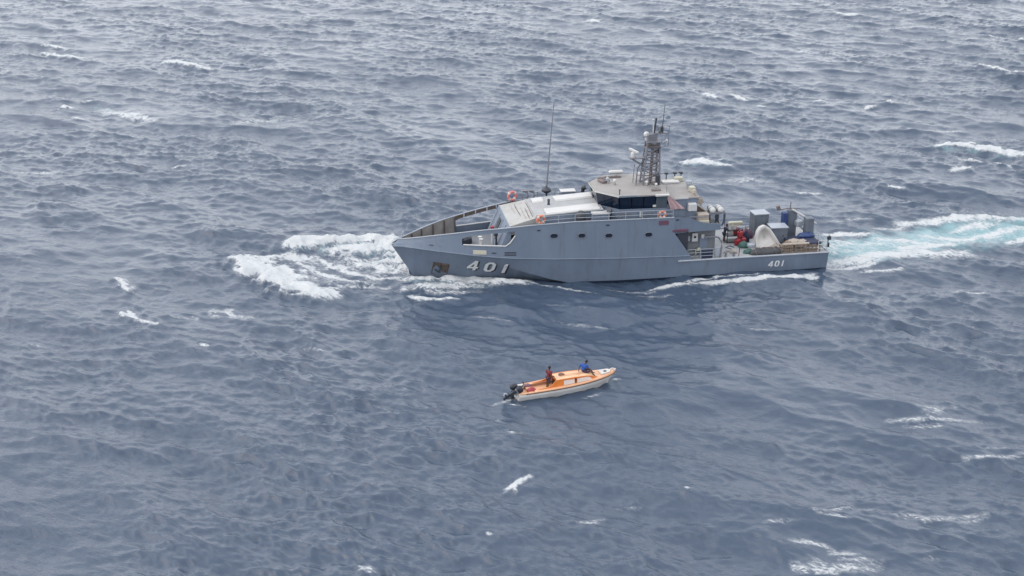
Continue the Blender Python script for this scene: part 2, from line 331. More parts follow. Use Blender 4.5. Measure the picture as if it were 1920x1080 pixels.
for pts, wd, st in AERATED:
    P = [at(*p) for p in pts]; c = np.array(P); r = wd * 2.6
    ii = np.nonzero((X > c[:, 0].min() - r) & (X < c[:, 0].max() + r) & (Y > c[:, 1].min() - r) & (Y < c[:, 1].max() + r))[0]
    if not len(ii): continue
    d, t = segd(X[ii] + .4 * lump[ii], Y[ii] + .4 * lump[ii], P)
    aer[ii] = np.maximum(aer[ii], st * np.exp(-(d / wd) ** 2))
Zs = Zs + lift * .9 + np.clip(foam, 0, 1) * lump * .13
V = np.stack([Xs, Ys, Zs], 1).astype(np.float32)
idx = np.arange(NX * NY, dtype=np.int32).reshape(NY, NX)
Q = np.stack([idx[:-1, :-1], idx[:-1, 1:], idx[1:, 1:], idx[1:, :-1]], -1).reshape(-1, 4)
# the open sea beyond the detailed sheet, to the horizon
BIG = 40000.
ext = np.array([[-BIG, -BIG, 0], [BIG, -BIG, 0], [BIG, BIG, 0], [-BIG, BIG, 0]], np.float32)
o = len(V); V = np.vstack([V, ext])
cA, cB, cC, cD = idx[0, 0], idx[0, -1], idx[-1, -1], idx[-1, 0]
Q = np.vstack([Q, np.array([[o, o + 1, cB, cA], [o + 1, o + 2, cC, cB], [o + 2, o + 3, cD, cC], [o + 3, o, cA, cD]], np.int32)])
me = bpy.data.meshes.new('water')
me.vertices.add(len(V)); me.vertices.foreach_set('co', V.ravel())
me.loops.add(Q.size); me.loops.foreach_set('vertex_index', Q.ravel().astype(np.int32))
me.polygons.add(len(Q)); me.polygons.foreach_set('loop_start', np.arange(0, Q.size, 4, dtype=np.int32)); me.polygons.foreach_set('loop_total', np.full(len(Q), 4, np.int32))
me.polygons.foreach_set('use_smooth', np.ones(len(Q), bool))
for nm, arr in (('foam', foam), ('aerated', aer)):
    a = me.attributes.new(nm, 'FLOAT', 'POINT'); a.data.foreach_set('value', np.concatenate([arr, np.zeros(4)]).astype(np.float32))
me.update(); me.validate()
water = bpy.data.objects.new('water', me); COL.objects.link(water); water['kind'] = 'structure'

def water_material():
    m = bpy.data.materials.new('sea_water'); m.use_nodes = True; n = m.node_tree; N = n.nodes; L = n.links; b = N['Principled BSDF']
    b.inputs['IOR'].default_value = 1.42
    geo = N.new('ShaderNodeNewGeometry')
    def mapping(sc, rot=0):
        a = N.new('ShaderNodeMapping'); a.vector_type = 'POINT'; a.inputs['Scale'].default_value = sc; a.inputs['Rotation'].default_value = (0, 0, rot)
        L.new(geo.outputs['Position'], a.inputs['Vector']); return a.outputs[0]
    def noise(vec, s, det=4, rough=.55, dist=0):
        a = N.new('ShaderNodeTexNoise'); a.inputs['Scale'].default_value = s; a.inputs['Detail'].default_value = det; a.inputs['Roughness'].default_value = rough; a.inputs['Distortion'].default_value = dist
        L.new(vec, a.inputs['Vector']); return a.outputs['Fac']
    def math_(op, a, bb=None, c=None):
        q = N.new('ShaderNodeMath'); q.operation = op
        for i, v in enumerate((a, bb, c)):
            if v is None: continue
            if isinstance(v, (int, float)): q.inputs[i].default_value = v
            else: L.new(v, q.inputs[i])
        return q.outputs[0]
    def rng(v, a, bb, c=0., d=1., smooth=False):
        q = N.new('ShaderNodeMapRange'); q.interpolation_type = 'SMOOTHSTEP' if smooth else 'LINEAR'
        for k, x in zip(('From Min', 'From Max', 'To Min', 'To Max'), (a, bb, c, d)): q.inputs[k].default_value = x
        L.new(v, q.inputs['Value']); return q.outputs[0]
    ang = math.atan2(WIND[1], WIND[0])
    flat = mapping((1, 1, .3), 0)
    # ripples: short, steep across the wind, long along the crests
    rip = mapping((1, 1, .4), -ang)
    rs = N.new('ShaderNodeMapping'); rs.inputs['Scale'].default_value = (1.0, .34, 1); L.new(rip, rs.inputs['Vector'])
    n1 = noise(rs.outputs[0], 2.3, 5, .6, .4); n2 = noise(rs.outputs[0], 7.5, 4, .6, .3)
    gust = noise(flat, .035, 3)
    hgt = math_('ADD', math_('MULTIPLY', n1, .10), math_('MULTIPLY', n2, .036))
    bump = N.new('ShaderNodeBump'); bump.inputs['Distance'].default_value = 1.0
    L.new(rng(gust, .35, .65, .3, 1.0), bump.inputs['Strength']); L.new(hgt, bump.inputs['Height'])
    L.new(bump.outputs[0], b.inputs['Normal'])
    b.inputs['Roughness'].default_value = .09
    af = N.new('ShaderNodeAttribute'); af.attribute_name = 'foam'; aa = N.new('ShaderNodeAttribute'); aa.attribute_name = 'aerated'
    # colour of the water body, greener where air is churned in
    tur = rng(math_('ADD', aa.outputs['Fac'], math_('MULTIPLY', math_('SUBTRACT', noise(flat, .55, 4, .6, .8), .5), 1.1)), .15, .9, 0, 1, True)
    cm = N.new('ShaderNodeMix'); cm.data_type = 'RGBA'; cm.inputs[6].default_value = (.042, .063, .100, 1); cm.inputs[7].default_value = (.15, .275, .305, 1)
    L.new(tur, cm.inputs[0]); L.new(cm.outputs[2], b.inputs['Base Color'])
    # foam: lumps, lace and specks, drawn out along the wind
    st = mapping((1, 1, .3), -ang)
    fs = N.new('ShaderNodeMapping'); fs.inputs['Scale'].default_value = (1.25, .5, 1); L.new(st, fs.inputs['Vector'])
    f1 = noise(fs.outputs[0], .95, 6, .68, 1.2); f2 = noise(fs.outputs[0], 5.2, 5, .7, .6)
    ridge = math_('SUBTRACT', 1.0, math_('MULTIPLY', math_('ABSOLUTE', math_('SUBTRACT', f1, .5)), 5.5))
    t = math_('MULTIPLY', af.outputs['Fac'], 1.35)
    t = math_('ADD', t, math_('MULTIPLY', math_('SUBTRACT', ridge, .5), .55))
    t = math_('ADD', t, math_('MULTIPLY', math_('SUBTRACT', f2, .5), 1.6))
    gate = rng(af.outputs['Fac'], .08, .35, 0, 1, True)
    mask = math_('MULTIPLY', rng(t, .55, 1.05, 0, 1, True), gate)
    thin = math_('MULTIPLY', rng(t, .2, .9, 0, .30, True), gate)
    mask = math_('MAXIMUM', mask, thin)
    fb = N.new('ShaderNodeBsdfPrincipled'); fb.inputs['Base Color'].default_value = (.50, .52, .535, 1); fb.inputs['Roughness'].default_value = .8; fb.inputs['Specular IOR Level'].default_value = .2
    bf = N.new('ShaderNodeBump'); bf.inputs['Distance'].default_value = .25; bf.inputs['Strength'].default_value = .8; L.new(math_('ADD', f1, math_('MULTIPLY', f2, .6)), bf.inputs['Height']); L.new(bf.outputs[0], fb.inputs['Normal'])
    mx = N.new('ShaderNodeMixShader'); L.new(mask, mx.inputs[0]); L.new(b.outputs[0], mx.inputs[1]); L.new(fb.outputs[0], mx.inputs[2])
    L.new(mx.outputs[0], N['Material Output'].inputs['Surface'])
    return m
me.materials.append(water_material())

# ------------------------------------------------------------------ patrol ship (x forward, y to port, z up; metres)
ship = thing('patrol_ship', 'large grey patrol ship numbered 401 heading left through its own bow wave', 'ship', SHIP)
T_ = lambda xs, vs: (lambda x: float(np.interp(x, xs, vs)))
_s = [(-19.6, 3.95, 1.62), (-6.55, 4.06, 1.62), (-6.5, 4.0, 5.7), (0, 4.0, 5.76), (4, 3.85, 5.74), (6, 3.76, 5.64), (8, 3.64, 5.53), (9, 3.54, 5.43), (10, 3.38, 5.31), (11, 3.14, 5.19), (12, 2.87, 5.06), (13, 2.6, 4.91), (14, 2.33, 4.74), (15, 2.02, 4.57), (16, 1.63, 4.38), (17, 1.19, 4.16), (18, .69, 3.93), (19.25, .03, 3.66)]
b_s = T_([a[0] for a in _s], [a[1] for a in _s]); z_s = T_([a[0] for a in _s], [a[2] for a in _s])
_k = [(-19.6, 3.98, 1.62), (-6.6, 4.1, 1.62), (-6.55, 4.12, 2.08), (-.3, 4.14, 2.22), (5.9, 4.02, 2.45), (9.5, 3.70, 2.62), (11, 3.40, 2.70), (13, 2.92, 2.83), (14, 2.64, 2.92), (15, 2.33, 3.0), (16, 1.98, 3.06), (17, 1.57, 3.12), (18, 1.10, 3.16), (19, .58, 3.18), (19.83, .03, 3.19)]
b_k = T_([a[0] for a in _k], [a[1] for a in _k]); z_k = T_([a[0] for a in _k], [a[2] for a in _k])
b_w = T_([-19.6, -14, 0, 4, 6, 8, 10, 12, 14, 16, 17.94], [3.72, 3.85, 3.9, 3.62, 3.0, 2.35, 1.85, 1.45, 1.05, .55, .02])
z_c = T_([-19.6, 2, 4, 6, 8, 10, 10.6, 12], [-.4, -.4, -.08, .42, 1.05, 1.69, 1.85, 2.0])
b_c = T_([-19.6, 2, 4, 6, 8, 10, 10.6], [3.8, 3.85, 3.72, 3.66, 3.5, 3.14, 2.98])
def section(x, zk=None):
    zk = z_k(x) if zk is None else zk; yk = b_k(x)
    if x > 17.94:
        zb = (x - 17.94) / 1.89 * 3.08 + .11; P = [(0.02, zb - .02), (.03, zb)]
        P.append((P[1][0] * .6 + yk * .4, P[1][1] * .6 + zk * .4))
    else:
        yw = b_w(x); P = [(yw * .6, -1.5), (yw, 0.05)]
        if x > 3.9:
            c = (b_c(x), z_c(x)); f = min(1, max(0, (x - 10.2) / 2.4)); tt = (c[1] - .05) / (zk - .05)
            c = (c[0] * (1 - f) + f * (yw + (yk - yw) * tt), c[1])
        else: c = (yw + (yk - yw) * .12, .05 + (zk - .05) * .12)
        P.append(c)
    P.append((yk, zk)); return P
def hull_y(x, z):
    P = section(x); ys_ = [p[0] for p in P]; zs_ = [p[1] for p in P]
    if z > z_k(x): return float(np.interp(z, [z_k(x), z_s(x)], [b_k(x), b_s(x)]))
    return float(np.interp(z, zs_, ys_))
XS = [-19.6, -18, -16, -14, -12, -10, -8, -6.6, -6.55, -5, -3, -1, 1, 2.5, 4, 5, 6, 7, 8, 9, 10, 10.6, 11.3, 12, 13, 14, 15, 16, 17, 17.5, 17.94, 18.4, 18.9, 19.4, 19.83]
hb = MB(); boot = MB()
for sgn in (1, -1):
    S_ = [section(x) for x in XS]
    for a, b in ((0, 1), (1, 2), (2, 3)):
        n0 = 0
        for i in range(len(XS) - 1):
            t = boot if a == 0 else hb
            q = [(XS[i], sgn * S_[i][a][0], S_[i][a][1]), (XS[i + 1], sgn * S_[i + 1][a][0], S_[i + 1][a][1]), (XS[i + 1], sgn * S_[i + 1][b][0], S_[i + 1][b][1]), (XS[i], sgn * S_[i][b][0], S_[i][b][1])]
            t.add(q, [(0, 1, 2, 3)])
tr = section(-19.6); hb.add([(-19.6, p[0], p[1]) for p in tr] + [(-19.6, -p[0], p[1]) for p in tr[::-1]], [tuple(range(8))])
hb.build('hull', M['hull'], ship); boot.build('bottom_paint', M['boot'], ship)
# upper strakes with the mooring openings
def strake(sgn):
    m = MB(); xs = [-6.5, -5.6, -5.0, -3, -1, 1, 2.5, 4, 5, 6, 7, 8, 8.7, 9.3, 10.05, 11, 12, 13.2, 13.8, 14, 15, 16, 17, 18, 18.7, 19.25]
    def P(x, z): return (x + (max(0, x - 18.7) * 1.05 * max(0, (z_s(x) - z) / max(.01, z_s(x) - z_k(min(19.83, x)))) if x > 18.7 else 0), sgn * hull_y(x, z), z)
    for i in range(len(xs) - 1):
        x0, x1 = xs[i], xs[i + 1]
        def rows(x):
            zk, zt = z_k(x), z_s(x)
            lo, hi = zk + (zt - zk) * .42, zt - .36
            if 9.3 <= x <= 13.8: lo = 3.72 + (.75 if x < 9.4 else 0); hi = zt - (.36 if x < 13.5 else .5)
            return [zk, lo, hi, zt]
        a, b = rows(x0), rows(x1)
        if x0 < -5.0:                       # after edge of the side plating slopes down to the deck
            d = lambda x: np.interp(x, [-6.5, -5.0], [2.1, 4.25])
            a = [a[0], min(a[1], d(x0)), min(a[2], d(x0)), min(d(x0), a[3])] if x0 < -5 else a
            if x1 <= -5.0: b = [b[0], min(b[1], d(x1)), min(b[2], d(x1)), min(d(x1), b[3])]
        for k in range(3):
            if k == 1 and x0 >= 9.3 and x1 <= 13.81: continue
            q = [P(x0, a[k]), P(x1, b[k]), P(x1, b[k + 1]), P(x0, a[k + 1])]
            m.add(q, [(0, 1, 2, 3)])
    return m
for sgn in (1, -1):
    strake(sgn).build('upper_hull', M['hull'], ship)
    # plating of the upper deck side, carried aft above the open passage
    q = MB(); y0, y1 = 3.985 * sgn, 3.93 * sgn
    poly = [(-4.98, 4.2), (-4.98, 5.7), (-6.2, 5.62), (-7.6, 5.1), (-9.2, 4.86), (-9.2, 4.36), (-6.2, 4.28)]
    n = len(poly); q.add([(x, y0, z) for x, z in poly] + [(x, y1, z) for x, z in poly], [tuple(range(n)), tuple(range(2 * n - 1, n - 1, -1))] + [(i, (i + 1) % n, n + (i + 1) % n, n + i) for i in range(n)])
    q.build('deck_edge_plate', M['hull'], ship)
    # gunwale lip, knuckle ledge and after rubbing strake
    g = MB(); xs = [19.2, 18.6, 18, 17, 16, 15, 14, 13, 12, 11, 10, 9, 8, 6, 4, 0, -4.9]
    g.tube([(x, sgn * (b_s(x)), z_s(x) + .02) for x in xs], .055, 6); g.build('gunwale_rail', M['rail'], ship)
    g = MB(); g.tube([(x, sgn * (b_k(x) + .0), z_k(x)) for x in (19.8, 19.4, 19, 18, 17, 16, 15, 14, 13, 11, 9.5, 5.9, -.3, -6.5)], .06, 5); g.build('knuckle_ledge', M['hull'], ship)
    g = MB(); g.tube([(x, sgn * (b_k(x) + .02), 1.64) for x in (-5.4, -8, -12, -16, -19.6)], .085, 6); g.build('rubbing_strake', M['rail'], ship)
# decks
def deck(name, xs, z, inset, m, th=.08):
    d = MB(); pl = [(x, b_s(x) - inset) for x in xs]; pl = pl + [(x, -y) for x, y in pl[::-1]]
    d.prism(pl, z - th, z); return d.build(name, m, ship)
deck('foredeck', [17.6, 17, 16, 14, 12, 11, 10, 9.5], 2.95, .1, M['deckgrey'])
d = MB(); d.prism([(x, y) for x, y in ((9.6, 3.28), (9.6, -3.28), (6, -3.66), (0, -3.9), (-9.2, -3.9), (-9.2, 3.9), (0, 3.9), (6, 3.66))], 4.66, 4.75); d.build('upper_deck', M['deckgrey'], ship)
d = MB(); d.prism([(-5.2, 4.0), (-5.2, -4.0), (-19.5, -3.9), (-19.5, 3.9)], 1.5, 1.6); d.build('after_deck', M['deck'], ship)
# inside faces of the bow bulwarks, panel by panel between stiffeners
sx = [18.75, 17.9, 17.0, 15.9, 14.85, 13.85]
for sgn in (-1, 1):
    for i in range(5):
        p = MB(); x0, x1 = sx[i], sx[i + 1] + .06; o = .09
        yy = lambda x: sgn * max(.02, b_s(x) - o)
        p.add([(x0, yy(x0), 2.98), (x1, yy(x1), 2.98), (x1, yy(x1), z_s(x1) - .03), (x0, yy(x0), z_s(x0) - .03)], [(0, 1, 2, 3)])
        p.build('bulwark_panel', M['inner'], ship)
        t = MB(); xx = sx[i + 1]; t.box((xx, sgn * (b_s(xx) - .19), (2.98 + z_s(xx)) / 2), (.07, .2, z_s(xx) - 3.04)); t.build('stiffener', M['rust'], ship)
    for x in (13.0, 11.9, 10.8, 9.9):
        u = MB(); u.box((x, sgn * (b_s(x) - .12), z_s(x) - .16), (.10, .16, .26)); u.build('bracket', M['rail'], ship)
    u = MB(); xs2 = [13.75, 12.5, 11, 9.7, 8.6, 7.2]
    u.loft([[(x, sgn * (b_s(x) - .07), z_s(x) - .34), (x, sgn * (b_s(x) - .07), z_s(x) - .02)] for x in xs2], False); u.build('bulwark_top_strip', M['rust'], ship)
    # bright lip round the opening
    u = MB(); u.tube([(13.7, sgn * (hull_y(13.7, 3.75) + .01), 3.74), (12, sgn * (hull_y(12, 3.72) + .01), 3.72), (10.1, sgn * (hull_y(10.05, 3.72) + .01), 3.72), (9.7, sgn * (hull_y(9.7, 4.0) + .01), 4.02), (9.25, sgn * (hull_y(9.3, 4.6) + .01), 4.66)], .06, 6); u.build('fairlead_lip', M['white'], ship)
# bow deck fittings
for y in (.35, -.35):
    b = MB(); b.lathe((12.1, 2.0 + y * .9, 2.95), [(.16, 0), (.13, .1), (.11, 1.0), (.19, 1.06), (.19, 1.16), (.05, 1.18)], 10); b.build('mooring_bollard', M['white'], ship)
b = MB(); b.rbox((13.2, 0, 3.3), (1.1, 1.0, .7), .12); b.lathe((13.2, .6, 3.35), [(.3, 0), (.16, .1), (.16, .4), (.3, .5)], 10, 'Y'); b.build('anchor_windlass', M['dark'], ship)
b = MB(); b.lathe((10.75, 2.3, 2.95), [(.09, 0), (.09, 1.3), (.16, 1.36), (.16, 1.6), (.05, 1.65)], 8); b.build('vent_post', M['dark'], ship)
b = MB(); b.lathe((11.0, 1.7, 2.95), [(.14, 0), (.14, 1.75), (.1, 1.85)], 8); v = b.build('hose_post', M['white'], ship)
b = MB(); b.lathe((11.0, 1.7, 4.8), [(.16, 0), (.17, .18), (.06, .26)], 8); b.build('post_cap', M['red'], v)
b = MB(); b.tube([(18.9, .2, 3.78), (18.75, .22, 4.35), (18.75, -.22, 4.35), (18.9, -.2, 3.78)], .03, 5); b.tube([(19.15, 0, 3.7), (19.0, 0, 4.4)], .025, 5); b.build('jackstaff', M['rail'], ship)
# break of the foredeck: dark bulkhead, sloped stained front, long flat top
b = MB(); b.loft([[(10.8, y, 2.96), (9.70, y, 5.34), (9.58, y, 5.34), (9.58, y, 2.96)] for y in (3.28, -3.28)]); br = b.build('break_bulkhead', M['house'], ship)
for y in (2.0, .4, -1.2, -2.6):
    b = MB(); b.box((10.28, y, 4.2), (.1, .09, 2.2), 0, -.43); b.build('web', M['rail'], br)
b = MB(); b.box((10.3, -.4, 4.15), (.06, .8, 1.7), 0, -.43); b.build('door', M['dark'], br)
fr = MB(); zf = lambda x: float(np.interp(x, [1.4, 6.5, 7.2, 9.66], [6.32, 6.0, 5.92, 5.36]))
fr.loft([[(x, y, 4.7), (x, y, zf(x)), (x, -y, zf(x)), (x, -y, 4.7)] for x, y in ((9.64, 3.05), (7.2, 2.72))]); sf = fr.build('sloped_front', M['front'], ship)
fr = MB(); fr.loft([[(x, 2.6, 4.7), (x, 2.55, zf(x)), (x, -2.55, zf(x)), (x, -2.6, 4.7)] for x in (7.19, 6.5, 4, 1.2)]); fh = fr.build('forward_deckhouse', M['house'], ship)
fr = MB(); fr.loft([[(x, 2.62, zf(x) + .01), (x, 2.62, zf(x) + .07), (x, -2.62, zf(x) + .07), (x, -2.62, zf(x) + .01)] for x in (7.3, 6.5, 4, 1.2)]); fr.build('deckhouse_top', M['deck'], ship)
for x, ya, yb in ((8.75, -1.9, .3), (8.4, -2.2, 1.2), (8.05, -1.2, 2.2), (7.75, -.6, 2.4), (7.45, -2.0, 2.3)):
    g = MB(); g.tube([(x + .03 * math.sin(3 * x + k), ya + (yb - ya) * k / 4, zf(x) + .012) for k in range(5)], [.012, .03, .022, .03, .015], 5); g.build('deck_rib', M['sack'] if x in (8.05, 8.75) else M['rust'], sf)
for (x0, x1, ya, yb, h) in ((4.9, 1.5, -2.1, -.75, .16), (6.3, 1.5, .95, 2.5, .10), (6.9, 5.9, -2.3, -1.1, .12)):
    b = MB(); b.loft([[(x, ya, zf(x) + .08), (x, ya + .1, zf(x) + .08 + h), (x, yb - .1, zf(x) + .08 + h), (x, yb, zf(x) + .08)] for x in (x0, x0 - .15, x1 + .15, x1)]); b.build('hatch_cover', M['white'], ship)
b = MB(); b.lathe((5.6, -.2, 6.1), [(.16, 0), (.12, .05), (.10, .4), (.17, .46), (.02, .6)], 8); b.build('deck_valve', M['dark'], ship)
b = MB(); b.lathe((3.3, 2.95, 4.75), [(.2, 0), (.2, .8), (.46, .95), (.48, 1.25), (.4, 1.5), (.22, 1.66), (.03, 1.7)], 14); b.build('fan_cowl', M['shadowgrey'], ship, True)
b = MB(); b.rbox((2.6, 3.05, 5.15), (1.5, .5, .8), .05); b.build('side_locker', M['maroon'], ship)
b = MB(); b.rbox((1.55, 2.9, 5.5), (1.5, .9, 1.3), .05); c_ = b.build('side_locker', M['house'], ship)
b = MB(); b.box((1.55, 2.9, 6.19), (1.6, 1.0, .06)); b.build('locker_lid', M['white'], c_)
b = MB(); b.tube([(.7, 3.0, 4.75), (.7, 3.0, 6.1), (.72, 3.08, 6.4), (.85, 3.2, 6.5)], [.17, .17, .2, .26], 10); b.build('vent_cowl', M['dark'], ship)
# starboard rail fittings
b = MB(); b.rbox((3.2, -3.55, 5.98), (1.35, .8, .62), .05); c_ = b.build('rail_locker', M['house'], ship)
b = MB(); b.box((3.2, -3.55, 6.32), (1.42, .88, .06)); b.build('locker_lid', M['white'], c_)
b = MB(); b.tube([(1.75, -3.6, 5.6), (1.75, -3.6, 6.2), (1.7, -3.55, 6.5), (1.5, -3.5, 6.6)], [.16, .17, .22, .28], 10); b.build('vent_cowl', M['dark'], ship)
for x in (6.9, 6.3):
    b = MB(); b.tube([(x + .1, -3.65, 5.6), (x, -3.65, 6.05), (x + .05, -3.65, 6.3), (x + .45, -3.65, 6.42)], [.1, .1, .11, .1], 6); b.box((x + .35, -3.65, 6.46), (.6, .25, .06)); b.build('gooseneck_vent', M['mast'], ship)
b = MB(); b.lathe((5.15, -3.7, 5.7), [(.06, 0), (.08, .35), (.44, .6), (.46, .75), (.3, .92), (.12, 1.0), (.05, 1.15)], 14); an = b.build('whip_antenna_base', M['dark'], ship)
b = MB(); b.tube([(5.13, -3.7, 6.7), (4.95, -3.7, 9.5), (4.72, -3.7, 12.4), (4.53, -3.7, 14.6)], [.075, .06, .045, .03], 6); b.build('whip_antenna', M['mast'], an)
# rails
def railing(name, pts, h, m=M['rail'], mid=2, step=1.5, r=.028):
    b = MB(); P = [Vector(p) for p in pts]
    for k in range(1, mid + 1): b.tube([p + Vector((0, 0, h * k / mid)) for p in P], r, 5)
    for a, c in zip(P[:-1], P[1:]):
        n = max(1, int((c - a).length / step + .5))
        for i in range(n + 1):
            q = a.lerp(c, i / n); b.tube([q, q + Vector((0, 0, h))], r, 5)
    return b.build(name, m, ship)
railing('railing', [(6.9, 3.66, z_s(6.9)), (4, 3.8, z_s(4)), (1, 3.92, 5.74), (-2, 3.94, 5.74), (-4.8, 3.94, 5.7)], .72, mid=2)
railing('railing', [(8.8, -3.5, z_s(8.8)), (6, -3.7, z_s(6)), (1, -3.92, 5.74), (-4.8, -3.94, 5.7)], .6, M['mast'], 2)
# wheelhouse
half = [(1.72, 1.25), (1.12, 1.95), (-.05, 3.22), (-4.5, 3.32)]
def outline(off, dz=0): return [(x + off * (.9 if i < 2 else .35), y + off) for i, (x, y) in enumerate(half)]
def ring2(hl, z): return [(x, y, z) for x, y in hl] + [(x, -y, z) for x, y in hl[::-1]]
hb_ = [(1.35, 1.15), (.82, 1.72), (-.2, 2.82), (-4.45, 3.0)]
wh = MB(); wh.loft([ring2(hb_, 4.75), ring2(hb_, 6.34)][::-1]); wheel = wh.build('wheelhouse', M['house'], ship)
wt = [(1.62, 1.2), (1.04, 1.88), (-.08, 3.12), (-4.48, 3.22)]
inner = MB(); inner.loft([ring2([(x - .12, y - .14) for x, y in hb_], 6.3), ring2([(x - .16, y - .2) for x, y in wt], 7.56)]); inner.build('window_backing', M['black'], wheel)
def pane_row(p0, p1, q0, q1, n, m, last=None):
    for i in range(n):
        a, b_ = i / n + .012, (i + 1) / n - .012
        L = lambda u, v, t: Vector(u).lerp(Vector(v), t)
        o = MB(); A, B, C_, D = L(p0, p1, a), L(p0, p1, b_), L(q0, q1, b_), L(q0, q1, a)
        nn = (B - A).cross(D - A).normalized() * .03
        o.add([A, B, C_, D, A - nn, B - nn, C_ - nn, D - nn], [(0, 1, 2, 3), (7, 6, 5, 4), (0, 4, 5, 1), (1, 5, 6, 2), (2, 6, 7, 3), (3, 7, 4, 0)])
        o.build('window', last if (last and i == n - 1) else m, wheel, False, None, True)
zb, zt = 6.35, 7.56
def W(h, i, z, s=1): return (h[i][0], s * h[i][1], z)
pane_row(W(hb_, 0, zb, -1), W(hb_, 0, zb), W(wt, 0, zt, -1), W(wt, 0, zt), 3, M['glass'])
for s in (1, -1):
    pane_row(W(hb_, 0, zb, s), W(hb_, 1, zb, s), W(wt, 0, zt, s), W(wt, 1, zt, s), 1, M['glass'])
    pane_row(W(hb_, 1, zb, s), W(hb_, 2, zb, s), W(wt, 1, zt, s), W(wt, 2, zt, s), 2, M['glass'])
    pane_row(W(hb_, 2, zb, s), W(hb_, 3, zb, s), W(wt, 2, zt, s), W(wt, 3, zt, s), 4, M['glass'], M['glasslight'])
rf = MB(); ro = outline(.0); rf.loft([ring2([(x - .1, y - .1) for x, y in ro], 7.57), ring2(ro, 7.59), ring2(ro, 7.70), ring2([(x - .12, y - .12) for x, y in ro], 7.74)]); roof = rf.build('roof', M['roof'], wheel)
fs = MB()
for s in (1, -1):
    E_ = [(x + .03, s * (y + .03)) for x, y in ro[:3]]
    fs.loft([[(x, y, 7.57), (x, y, 7.72)] for x, y in E_], False)
fs.loft([[(ro[0][0] + .03, y, 7.57), (ro[0][0] + .03, y, 7.72)] for y in (-ro[0][1], ro[0][1])], False); fs.build('roof_fascia', M['white'], roof)
for s in (1, -1):
    b = MB(); b.loft([[(x, s * (ro[2][1] + .035), 7.565), (x, s * (ro[2][1] + .035), 7.70)] for x in (-.03, -3.3)], False); b.build('side_fascia', M['house'], roof)
    b = MB(); b.box((-3.9, s * 3.42, 7.66), (1.25, .28, .12)); b.build('door_canopy', M['white'], roof)
b = MB(); b.box((-3.3, 3.09, 6.6), (.3, .02, .2)); b.build('notice', M['white'], wheel)
b = MB(); b.box((-2.05, 3.1, 5.9), (.16, .04, .55)); b.build('extinguisher', M['white'], wheel)
for (x, y, z) in ((-.6, 2.94, 5.95), (-2.6, 3.0, 5.85)):
    b = MB(); b.box((x, y, z), (1.1, .05, .12)); b.build('grab_bar', M['mast'], wheel)
# roof equipment
def domeb(x, y, z, r, m=M['white'], st=.25):
    b = MB(); b.lathe((x, y, z), [(r * .55, 0), (r * .5, st), (r, st + .1), (r, st + r * .9), (r * .75, st + r * 1.5), (r * .1, st + r * 1.8)], 12); b.build('antenna_dome', m, roof, True)
domeb(-.4, -.05, 7.74, .17); domeb(-3.15, .75, 7.74, .15); domeb(-3.8, 1.55, 7.74, .14)
b = MB(); b.lathe((-1.1, -2.6, 7.74), [(.12, 0), (.12, .3)], 8); b.rbox((-1.1, -2.6, 8.17), (1.35, .42, .3), .1); b.build('liferaft_capsule', M['white'], roof)
b = MB(); b.tube([(-1.5, -2.5, 7.76), (-.3, -2.3, 7.8)], .06, 5); b.box((-.9, -2.2, 7.82), (1.1, .25, .14)); b.build('capsule_cradle', M['mastbrown'], roof)
b = MB(); b.box((.35, -1.95, 7.88), (.9, .2, .12), .4); b.tube([(.6, -1.6, 7.74), (.4, -1.2, 8.1), (-.1, -.7, 7.9)], .06, 5); b.rbox((.5, -1.0, 7.87), (.6, .9, .22), .05, .3); b.build('searchlight_mount', M['mastbrown'], roof)
b = MB(); b.lathe((.15, -.55, 7.74), [(.05, 0), (.05, .25), (.17, .28), (.18, .5), (.05, .6)], 10); b.build('searchlight', M['rail'], roof)
b = MB(); b.tube([(-.15, 2.9, 7.74), (-.15, 2.9, 8.15)], .045, 6); b.ball((-.15, 2.9, 8.15), .08); b.build('roof_lamp', M['dark'], roof)
b = MB(); b.tube([(-3.3, -2.7, 8.1), (-3.3, 2.7, 8.1)], .02, 4); b.tube([(-4.4, 2.9, 7.74), (-4.4, 2.9, 8.5)], .02, 4); b.build('roof_rail', M['mast'], roof)
b = MB(); b.box((-3.6, 2.3, 7.82), (.8, .3, .12)); b.build('roof_conduit', M['mastbrown'], roof)
# after superstructure
b = MB(); b.prism([(-4.47, 2.9), (-7.3, 2.9), (-7.3, -2.9), (-4.47, -2.9)][::-1], 4.76, 7.1); ah = b.build('after_house', M['house'], ship)
b = MB(); b.prism([(-4.52, 3.02), (-7.45, 3.02), (-7.45, -3.02), (-4.52, -3.02)][::-1], 7.1, 7.2); b.build('after_roof', M['roof'], ah)
b = MB(); b.box((-5.75, 3.03, 7.15), (1.3, .05, .14)); b.build('roof_edge', M['white'], ah)
b = MB(); b.box((-6.25, 2.92, 5.9), (.05, .04, 2.1)); b.box((-5.2, 2.93, 5.75), (.7, .04, 1.9)); b.build('door', M['house'], ah)
for k, (x, y, dx, dy, dz) in enumerate(((-6.75, 2.3, .75, .8, .7), (-7.2, 1.4, .5, .6, .5), (-6.9, -2.0, .8, .5, .4))):
    b = MB(); b.rbox((x, y, 7.2 + dz / 2) if k else (x, 3.15, 6.35), (dx, dy if k else .5, dz), .05); b.build('equipment_box', M['white'] if k == 0 else M['creamy'], ah)
b = MB()
for x in (-5.1, -5.9, -6.7, -7.3): b.tube([(x, -2.6, 7.2), (x, -2.6, 7.75)], .05, 5); b.box((x, -2.6, 7.8), (.28, .3, .16))
b.tube([(-4.6, -2.7, 7.78), (-7.4, -2.7, 7.78)], .025, 4); b.build('lamp_bracket', M['dark'], ah)
b = MB(); b.rbox((-6.0, -1.6, 7.3), (1.6, .8, .2), .04); b.build('roof_hatch', M['white'], ah)
